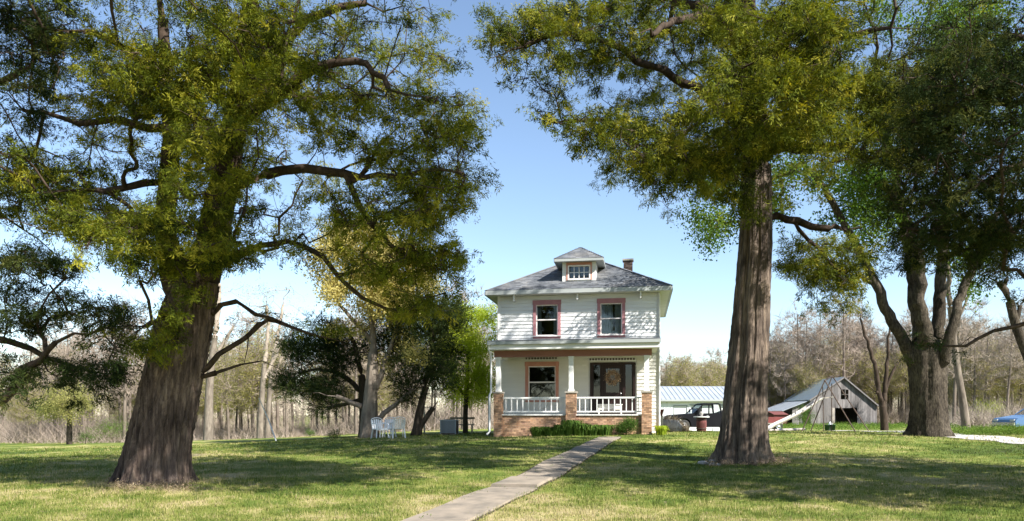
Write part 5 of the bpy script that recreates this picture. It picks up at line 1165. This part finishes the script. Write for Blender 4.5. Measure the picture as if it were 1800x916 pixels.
# black pickup, nose to the left; local x runs from nose to tail
pk = thing('pickup_truck', 'black crew cab pickup facing left, parked before the white garage', 'pickup', onground((1172), 52), math.radians(3)); pk.scale = (1.0, 1.0, 1.07)
TW = .95; wf, wb, wr = .98, 4.45, .40
X = sorted(set([0, .03, .12, .3, .46] + [wf + v for v in np.linspace(-.52, .52, 11)] + [1.75, 2.4, 3.0, 3.55, 3.85] + [wb + v for v in np.linspace(-.52, .52, 11)] + [5.1, 5.4, 5.62, 5.66]))
topl = [(0, .82), (.03, .98), (.12, 1.06), (.46, 1.12), (1.5, 1.20), (1.75, 1.22), (3.75, 1.22), (3.8, 1.24), (5.62, 1.22), (5.66, 1.0)]
def bot(x):
    for c in (wf, wb):
        if abs(x - c) < .52: return max(.32, .40 + math.sqrt(max(.52 ** 2 - (x - c) ** 2, 0)) * .95)
    return .32
m = MB(); side_skin(m, resample(topl, X), [(x, bot(x)) for x in X], -TW, TW); m.build('body', M['black_paint'], pk)
cab = MB()
A_ = [(1.62, 1.215), (2.32, 1.82)]; 
for y in (-TW + .03, TW - .10):
    yy = y + .035
    cab.bar((1.66, yy, 1.20), (2.34, yy * .93, 1.80), .07, .08, (0, 1, 0)); cab.bar((2.72, yy, 1.2), (2.74, yy * .93, 1.80), .07, .09, (0, 1, 0)); cab.bar((3.62, yy, 1.2), (3.50, yy * .93, 1.80), .07, .16, (0, 1, 0)); cab.bar((2.30, yy * .93, 1.81), (3.55, yy * .93, 1.81), .07, .07)
cab.build('pillars', M['black_paint'], pk)
m = MB(); m.add([(2.28, -.82, 1.82), (3.58, -.82, 1.82), (3.58, .82, 1.82), (2.28, .82, 1.82), (2.45, -.70, 1.885), (3.45, -.70, 1.885), (3.45, .70, 1.885), (2.45, .70, 1.885)], [(0, 3, 2, 1), (4, 5, 6, 7), (0, 1, 5, 4), (1, 2, 6, 5), (2, 3, 7, 6), (3, 0, 4, 7)]); m.build('cab_roof', M['black_paint'], pk, True)
for y in (-.86, .86):
    m = MB(); m.add([(1.80, y, 1.22), (2.70, y, 1.22), (2.70, y * .95, 1.79), (2.36, y * .95, 1.79)], [(0, 1, 2, 3)]); m.build('side_window', M['auto_glass'], pk)
    m = MB(); m.add([(2.78, y, 1.22), (3.56, y, 1.22), (3.46, y * .95, 1.79), (2.78, y * .95, 1.79)], [(0, 1, 2, 3)]); m.build('side_window', M['auto_glass'], pk)
m = MB(); m.add([(1.66, -.84, 1.215), (1.66, .84, 1.215), (2.33, .76, 1.80), (2.33, -.76, 1.80)], [(3, 2, 1, 0)]); m.build('windscreen', M['auto_glass'], pk)
m = MB(); m.add([(3.62, -.84, 1.215), (3.62, .84, 1.215), (3.52, .76, 1.80), (3.52, -.76, 1.80)], [(0, 1, 2, 3)]); m.build('rear_window', M['auto_glass'], pk)
for xx in (wf, wb):
    for y in (-.84, .84): wheel(pk, xx, y, wr)
for y in (-1, 1):
    m = MB(); m.bar((1.95, y * .97, 1.25), (1.95, y * 1.10, 1.30), .04); m.box(1.88, 1.98, y * 1.06 - .08, y * 1.06 + .08, 1.27, 1.50); m.build('mirror', M['black_paint'], pk)
    m = MB(); m.box(-.012, .10, y * .74 - .16, y * .74 + .16, .84, 1.0); m.build('headlight', M['lamp_glass'], pk)
    m = MB(); m.box(2.55, 2.68, y * .955 - .012, y * .955 + .012, 1.05, 1.09); m.build('door_handle', M['chrome'], pk)
m = MB(); m.box(-.10, .02, -.92, .92, .48, .70); m.build('bumper', M['chrome'], pk)
m = MB(); m.box(-.01, .03, -.52, .52, .74, .98); m.build('grille', M['dark_metal'], pk)
m = MB(); m.box(2.0, 2.3, -.7, -.2, .9, 1.55); m.box(2.0, 2.3, .2, .7, .9, 1.55); m.build('seats', M['rubber'], pk)
# blue car, nose showing at the right edge
bc = thing('parked_car', 'light blue car parked on the drive at the right edge', 'car', onground(1764, 40), math.radians(4)); CW = .86; wf, wb = .85, 3.5
X = sorted(set([0, .04, .15] + [wf + v for v in np.linspace(-.4, .4, 9)] + [1.4, 1.9, 2.5, 2.9] + [wb + v for v in np.linspace(-.4, .4, 9)] + [4.2, 4.32, 4.36]))
topl = [(0, .48), (.04, .60), (.15, .68), (.9, .80), (1.4, .88), (2.9, .92), (3.9, .92), (4.32, .84), (4.36, .6)]
def bot2(x):
    for c in (wf, wb):
        if abs(x - c) < .4: return max(.25, .28 + math.sqrt(max(.4 ** 2 - (x - c) ** 2, 0)) * .9)
    return .25
m = MB(); side_skin(m, resample(topl, X), [(x, bot2(x)) for x in X], -CW, CW); m.build('body', M['blue_paint'], bc)
m = MB(); m.add([(1.95, -.66, 1.36), (3.2, -.66, 1.36), (3.2, .66, 1.36), (1.95, .66, 1.36), (2.1, -.55, 1.41), (3.05, -.55, 1.41), (3.05, .55, 1.41), (2.1, .55, 1.41)], [(0, 3, 2, 1), (4, 5, 6, 7), (0, 1, 5, 4), (1, 2, 6, 5), (2, 3, 7, 6), (3, 0, 4, 7)]); m.build('roof', M['blue_paint'], bc, True)
m = MB()
for y in (-1, 1): m.bar((1.30, y * .80, .88), (1.98, y * .64, 1.37), .05); m.bar((2.5, y * .81, .9), (2.5, y * .65, 1.37), .06); m.bar((3.95, y * .80, .92), (3.18, y * .64, 1.37), .08)
m.build('pillars', M['blue_paint'], bc)
m = MB(); m.add([(1.30, -.79, .885), (1.30, .79, .885), (1.98, .63, 1.365), (1.98, -.63, 1.365)], [(3, 2, 1, 0)]); m.build('windscreen', M['auto_glass'], bc); m = MB(); m.add([(3.95, -.79, .925), (3.95, .79, .925), (3.18, .63, 1.365), (3.18, -.63, 1.365)], [(3, 2, 1, 0)]); m.build('rear_window', M['auto_glass'], bc)
for y in (-1, 1):
    m = MB(); m.add([(1.36, y * .80, .895), (3.9, y * .80, .925), (3.15, y * .64, 1.36), (2.0, y * .64, 1.36)], [(0, 1, 2, 3)]); m.build('side_window', M['auto_glass'], bc)
    m = MB(); m.box(-.01, .1, y * .62 - .15, y * .62 + .15, .5, .62); m.build('headlight', M['lamp_glass'], bc)
for xx in (wf, wb):
    for y in (-.76, .76): wheel(bc, xx, y, .31, .2)
m = MB(); m.box(-.06, .03, -.84, .84, .28, .46); m.build('bumper', M['chrome'], bc)
# red farm wagon behind the cedar trunk
p = onground(1344, 60); o = thing('farm_wagon', 'old red farm wagon half hidden behind the straight cedar trunk', 'wagon', p)
m = MB(); m.box(-.9, 1.3, -.6, .6, .55, .62); m.build('bed', M['old_wood'], o)
for k in range(3): m = MB(); m.box(-.9, 1.3, -.63, -.601, .64 + k * .16, .78 + k * .16); m.build('side_board', M['red_paint'], o); m = MB(); m.box(-.9, 1.3, .601, .63, .64 + k * .16, .78 + k * .16); m.build('side_board', M['red_paint'], o)
m = MB(); m.box(1.301, 1.33, -.63, .63, .55, 1.12); m.build('end_board', M['red_paint'], o)
for xx in (-.5, .9):
    for y in (-.6, .6): wheel(o, xx, y * 1.12, .34, .14)
m = MB(); m.bar((-.5, -.66, .34), (-.5, .66, .34), .07); m.bar((.9, -.66, .34), (.9, .66, .34), .07); m.bar((-.5, 0, .45), (.9, 0, .45), .1, .2); m.build('axle', M['dark_metal'], o)
p = onground(1396, 57); o = thing('machinery_shed', 'low maroon tool shed with sloping roof left of the barn lean-to', 'shed', onground(1372, 100)); m = MB(); m.box(-.9, .9, 0, 2.0, -.2, 1.5); m.build('wall', M['maroon'], o); m = MB(); m.add([(-1.0, -.2, 1.5), (1.0, -.2, 1.5), (1.0, 2.2, 1.9), (-1.0, 2.2, 1.9), (-1.0, -.2, 1.42), (1.0, -.2, 1.42), (1.0, 2.2, 1.82), (-1.0, 2.2, 1.82)], [(0, 1, 2, 3), (7, 6, 5, 4), (0, 4, 5, 1), (1, 5, 6, 2), (2, 6, 7, 3), (3, 7, 4, 0)]); m.build('roof', M['maroon'], o)
# fallen logs
for k, (px, d, ln, rz, lab) in enumerate([(1378, 50, 2.1, .05, 'bleached log on the grass below the slide'), (1398, 53, 1.4, -.2, 'shorter bleached log behind the first near the slide')]):
    p = onground(px, d); m = MB(); t_ = np.linspace(-ln / 2, ln / 2, 8); m.tube(np.stack([t_, .05 * np.sin(t_ * 3), .10 + .03 * np.sin(t_ * 2)], 1), .10 - .02 * np.abs(t_) / ln, 9); q = tag(m.build('log', M['old_wood'], None, True), lab, 'log'); q.location = p; q.rotation_euler = (0, 0, rz)

# ------------------------------------------------------------------ swing set with long slide
P1 = at(1450, 669, 37); P2 = at(1463, 661, 40.2); base = onground(1460, 38.5)
o = thing('swing_set', 'old metal swing set frame with a long pale slide before the barn', 'swing set', base)
def rel(p): return np.asarray(p) - base
m = MB(); m.tube([rel(P1) - (rel(P2) - rel(P1)) * .06, rel(P2)], .035, 8); m.build('top_bar', M['dark_metal'], o)
for q, feet in ((P1, (1408, 1506)), (P2, (1424, 1529))):
    for f in feet:
        e = onground(f, q[1] + (.2 if f < 1450 else -.2)); m = MB(); m.tube([rel(q), rel(e) - [0, 0, .08]], .03, 7); m.build('leg', M['dark_metal'], o)
pl0 = at(1446, 700, 38); pl1 = at(1462, 698, 38); m = MB(); m.bar(rel(pl0), rel(pl1), .5, .05); m.build('platform', M['old_wood'], o)
for f, pt in ((1447, pl0), (1461, pl1)): m = MB(); e = onground(f + 1, 38); m.tube([rel(pt) + [0, 0, .7], rel(e)], .022, 6); m.build('platform_post', M['dark_metal'], o)
s0 = at(1350, 760, 37.6); s1 = at(1443, 702, 38); sp = smooth(np.array([s0 + [0, 0, .12], s0 + (s1 - s0) * .12 + [0, 0, .12], s0 + (s1 - s0) * .55 + [0, 0, -.04], s1]), 16); m = MB()
V = []
for p_ in sp: c = rel(p_); V += [c + [0, -.28, .10], c + [0, -.26, 0], c + [0, .26, 0], c + [0, .28, .10]]
m.add(V, [(4 * i + j, 4 * i + j + 1, 4 * i + j + 5, 4 * i + j + 4) for i in range(15) for j in range(3)]); sl2 = m.build('slide', M['slide_metal'], o, True)
m = MB(); m.tube([rel(p_) + [0, -.28, .1] for p_ in sp], .03, 6); m.build('slide_rim', M['slide_metal'], sl2); m = MB(); m.tube([rel(p_) + [0, .28, .1] for p_ in sp], .03, 6); m.build('slide_rim', M['slide_metal'], sl2)
q_ = sp[5]; m = MB(); e = onground(900 + FPX * q_[0] / q_[1], q_[1]); m.bar(rel(q_) - [0, 0, .03], rel(e), .05); m.build('slide_support', M['dark_metal'], sl2)
for k, (px, lab) in enumerate([(1454, 'dark green bucket under the swing set, left of the white jug'), (1464, 'dark green bucket under the swing set, right of the white jug')]):
    p = onground(px, 55); t_ = thing('bucket', lab, 'bucket', p); m = MB(); m.lathe([(.001, 0), (.15, 0), (.19, .42), (.2, .42), (.2, .45), (.175, .45), (.15, .06), (.001, .06)], 14); m.build('shell', M['green_plastic'], t_, True); m = MB(); a = np.linspace(0, math.pi, 12); m.tube(np.stack([.19 * np.cos(a), np.zeros(12), .44 + .15 * np.sin(a)], 1), .008, 4, False); m.build('handle', M['dark_metal'], t_)
p = onground(1459, 55.2); t_ = thing('jug', 'white plastic jug between the two dark green buckets', 'jug', p); m = MB(); m.lathe([(.001, 0), (.13, .0), (.14, .1), (.14, .42), (.06, .56), (.05, .66), (.001, .66)], 14); m.build('body', M['plastic'], t_, True); m = MB(); m.tube(smooth([(.05, -.02, .58), (.14, -.02, .60), (.15, -.02, .45), (.13, -.02, .36)], 8), .018, 6); m.build('handle', M['plastic'], t_)

# ------------------------------------------------------------------ barn
bY = 105.0; bx = lambda px: (px - CX) / FPX * bY; bz = lambda py: CZ + (HZ - py) / FPX * bY
X0, XP, X1 = bx(1425), bx(1482), bx(1541); BB = gz(XP, bY) - .1; o = thing('barn', 'weathered grey wooden barn with blue metal roof and dark open doorway', 'barn', (XP, bY, BB))
l0, l1 = X0 - XP, X1 - XP; ez0, pz = bz(701) - BB, bz(663) - BB; ez1 = bz(712) - BB; BDp = 9.5; r = np.random.default_rng(88)
top = lambda x: pz + (ez0 - pz) * (x / l0) if x < 0 else pz + (ez1 - pz) * (x / l1)
bo = [(bx(1467) - XP, bx(1507) - XP, -.5, bz(717) - BB), (bx(1479) - XP, bx(1492) - XP, bz(702) - BB, bz(685) - BB)]
m = MB(); x = l0
while x < l1 - .05:
    wd = r.uniform(.16, .26); a, b = x, min(x + wd - .015, l1); mid = (a + b) / 2; spans = [(-.3 + r.uniform(0, .12), min(top(a), top(b)) - .02)]
    for q in bo:
        if q[0] < mid < q[1]:
            ns = []
            for s0_, s1_ in spans:
                if s0_ < q[2]: ns.append((s0_, q[2]))
                if q[3] < s1_: ns.append((q[3] + r.uniform(-.06, .06), s1_))
            spans = ns
    for s0_, s1_ in spans:
        p = r.uniform(0, .03); m.box(a, b, -.03 - p, 0, s0_, s1_)
    x += wd
bw = stuff(m.build('wall_planks', M['barn_wood'], o))
m = MB(); x = 0
while x < BDp: wd = r.uniform(.18, .28); m.box(l0 - .02 - r.uniform(0, .03), l0 + .02, x + .0, x + wd - .015, -.3, ez0); m.box(l1 - .02, l1 + .02 + r.uniform(0, .03), x, x + wd - .015, -.3, ez1); x += wd
stuff(m.build('side_planks', M['barn_wood'], o))
m = MB(); m.add([(l0, BDp, -.3), (l1, BDp, -.3), (l1, BDp, ez1), (0, BDp, pz), (l0, BDp, ez0)], [(4, 3, 2), (4, 2, 1), (4, 1, 0)]); m.build('back_wall', M['room'], o)
m = MB(); ov = .35; dl = np.array([l0, ez0 - pz]); dl = dl / np.linalg.norm(dl); dr = np.array([l1, ez1 - pz]); dr /= np.linalg.norm(dr)
E0 = (l0 + dl[0] * ov, ez0 + dl[1] * ov); E1 = (l1 + dr[0] * ov, ez1 + dr[1] * ov); nP = 12
for k in range(nP):
    ya, yb = -.4 + k * (BDp + .6) / nP, -.4 + (k + 1) * (BDp + .6) / nP - .02; q = MB(); q.add([(0, ya, pz + .05), (0, yb, pz + .05), (E0[0], yb, E0[1] + .05), (E0[0], ya, E0[1] + .05), (0, ya, pz), (0, yb, pz), (E0[0], yb, E0[1]), (E0[0], ya, E0[1])], [(0, 1, 2, 3), (7, 6, 5, 4), (0, 3, 7, 4), (1, 5, 6, 2), (3, 2, 6, 7)]); q.build('roof_sheet', M['barn_roof'], o)
    q = MB(); q.add([(0, ya, pz + .05), (0, yb, pz + .05), (E1[0], yb, E1[1] + .05), (E1[0], ya, E1[1] + .05), (0, ya, pz), (0, yb, pz), (E1[0], yb, E1[1]), (E1[0], ya, E1[1])], [(3, 2, 1, 0), (4, 5, 6, 7), (4, 7, 3, 0), (2, 6, 5, 1), (7, 6, 2, 3)]); q.build('roof_sheet', M['rust_roof'], o)
m = MB(); m.bar((0, -.42, pz - .06), (E0[0], -.42, E0[1] - .06), .05, .18); m.bar((0, -.42, pz - .06), (E1[0], -.42, E1[1] - .06), .05, .18); m.build('barge_board', M['barn_wood'], o)
q = bo[0]; m = MB(); m.box(q[0] - .35, q[0] - .02, -.09, -.062, -.2, q[3] + .0); m.build('door_post', M['old_wood'], o)
q = bo[1]; m = MB(); m.bar((q[0], -.045, (q[2] + q[3]) / 2), (q[1], -.045, (q[2] + q[3]) / 2), .05, .07); m.bar(((q[0] + q[1]) / 2, -.045, q[2]), ((q[0] + q[1]) / 2, -.045, q[3]), .05, .07); m.build('window_bars', M['barn_wood'], o)
# lean-to on the left
le = thing_child('lean_to', o); lx = bx(1376) - XP; lz0, lz1 = bz(722) - BB, bz(703) - BB
m = MB(); x = lx + .6
while x < l0 - .1:
    wd = r.uniform(.16, .26)
    if not (lx + .3 < x < lx + 1.5): m.box(x, min(x + wd - .015, l0 - .03), .8, .83, -.3, lz0 + (lz1 - lz0) * (x - lx) / (l0 - lx) - .1)
    x += wd
stuff(m.build('wall_planks', M['barn_wood'], le))
m = MB(); m.add([(lx, .2, lz0), (l0, .2, lz1), (l0, BDp, lz1), (lx, BDp, lz0), (lx, .2, lz0 - .08), (l0, .2, lz1 - .08), (l0, BDp, lz1 - .08), (lx, BDp, lz0 - .08)], [(0, 1, 2, 3), (7, 6, 5, 4), (0, 4, 5, 1), (1, 5, 6, 2), (2, 6, 7, 3), (3, 7, 4, 0)]); m.build('roof', M['metal_roof'], le)
m = MB(); m.box(lx + .1, lx + .28, .4, .58, -.3, lz0 - .1); m.build('corner_post', M['old_wood'], le); m = MB(); m.box(lx + .1, l0, BDp - .4, BDp - .3, -.3, lz0 - .1); m.build('back_wall', M['room'], le)

# ------------------------------------------------------------------ ground cover: grass, weeds, litter
r = np.random.default_rng(900)
def blades(n, dr, hmin, hmax, wd, bias=1., k=4, poly=None, spread=.05):
    u = r.uniform(0, 1, n); d = dr[0] + (dr[1] - dr[0]) * u ** bias; q = r.uniform(-.76, .76, n); x = q * d
    # keep off the walk and trunks
    rel_ = np.stack([x, d], 1) - A0; off = np.abs(rel_ @ nrmp); al = rel_ @ dirp; keep = ~((off < .42 + r.normal(0, .045, n)) & (al < np.linalg.norm(A1 - A0)))
    x, d = x[keep], d[keep]; n = len(x); z = ground(x, d); C = np.repeat(np.stack([x, d, z - .004], 1), k, 0); m_ = n * k
    C[:, :2] += r.normal(0, spread, (m_, 2)); a = r.uniform(0, 6.28, m_); h = r.uniform(hmin, hmax, m_) * np.repeat(r.uniform(.5, 1.25, n), k)
    tilt = np.abs(r.normal(0, .75, m_)); D = np.stack([np.cos(a) * tilt, np.sin(a) * tilt, np.ones(m_)], 1); D /= np.linalg.norm(D, axis=1)[:, None]
    sd = np.stack([-np.sin(a), np.cos(a), np.zeros(m_)], 1) * (wd * C[:, 1] / 12)[:, None]
    return C, D * h[:, None], sd, np.clip(np.repeat(r.normal(.5, .22, n), k) + r.normal(0, .18, m_), 0, 1)
m = MB()
for args in ((27000, (8.3, 15), .03, .08, .0055, 1.2, 5), (21000, (15, 27), .035, .08, .0055, 1.1, 4), (12000, (27, 40), .05, .10, .006, 1.0, 3)):
    C, D, sd, t = blades(*args); n = len(C); m.add(np.stack([C - sd, C + sd, C + D], 1).reshape(-1, 3), np.arange(3 * n).reshape(-1, 3), np.repeat(t, 3))
q = stuff(m.build('grass', M['blade'])); q['label'] = 'short patchy lawn grass, green mixed with dry straw'; q['category'] = 'grass'
def tufts(label, name, px0, px1, d0, d1, n, h, leaf, seed, size):
    r = np.random.default_rng(seed); px = r.uniform(px0, px1, n); d = r.uniform(d0, d1, n); x = (px - CX) / FPX * d; C = np.stack([x, d, ground(x, d) + h * .3], 1)
    m = MB(); foliate(m, r, C, np.tile([0, 0, .6], (n, 1)), 5, h * .6, size, LEAF, flat=.8); q = stuff(m.build(name, leaf)); q['label'] = label; q['category'] = 'weeds'
tufts('rank green weeds along the far side of the gravel drive at right', 'weeds', 1685, 1830, 32.5, 38, 420, .45, M['weed_leaf'], 910, .22)
tufts('taller rough grass and weeds in front of the barn', 'weeds', 1360, 1680, 56, 100, 900, .4, M['weed_leaf'], 911, .35)
tufts('small broad leaved weeds dotted over the lawn', 'weeds', 0, 1800, 9, 26, 420, .05, M['weed_leaf'], 915, .09)
tufts('dry weeds round the foot of the straight cedar', 'weeds', 1245, 1385, 17.9, 19.6, 170, .09, M['dry_leaf'], 912, .12)
tufts('dry grass round the foot of the leaning cedar', 'weeds', 190, 345, 13.0, 14.6, 200, .08, M['dry_leaf'], 913, .10)
tufts('fallen brown leaves scattered over the lawn', 'leaf_litter', 0, 1800, 9, 32, 800, .02, M['dry_leaf'], 914, .06)
# stones at foot of the cedar, scrap bark
for k in range(7):
    px = 1232 + k * 4.5 + r.uniform(-3, 3); p = onground(px, 18.6 + r.uniform(-.4, .4)); s_ = r.uniform(.05, .11); m = MB(); th = np.linspace(0, math.pi, 6); m.lathe([(max(.001, s_ * math.sin(t) * r.uniform(.8, 1.2)), s_ * .6 * -math.cos(t)) for t in th], 8)
    q = tag(m.build('stone', M['stone'], None, True), 'small pale stone in the loose row left of the straight cedar foot', 'stone', 'pale stones by the straight cedar'); q.location = p + [0, 0, s_ * .3]
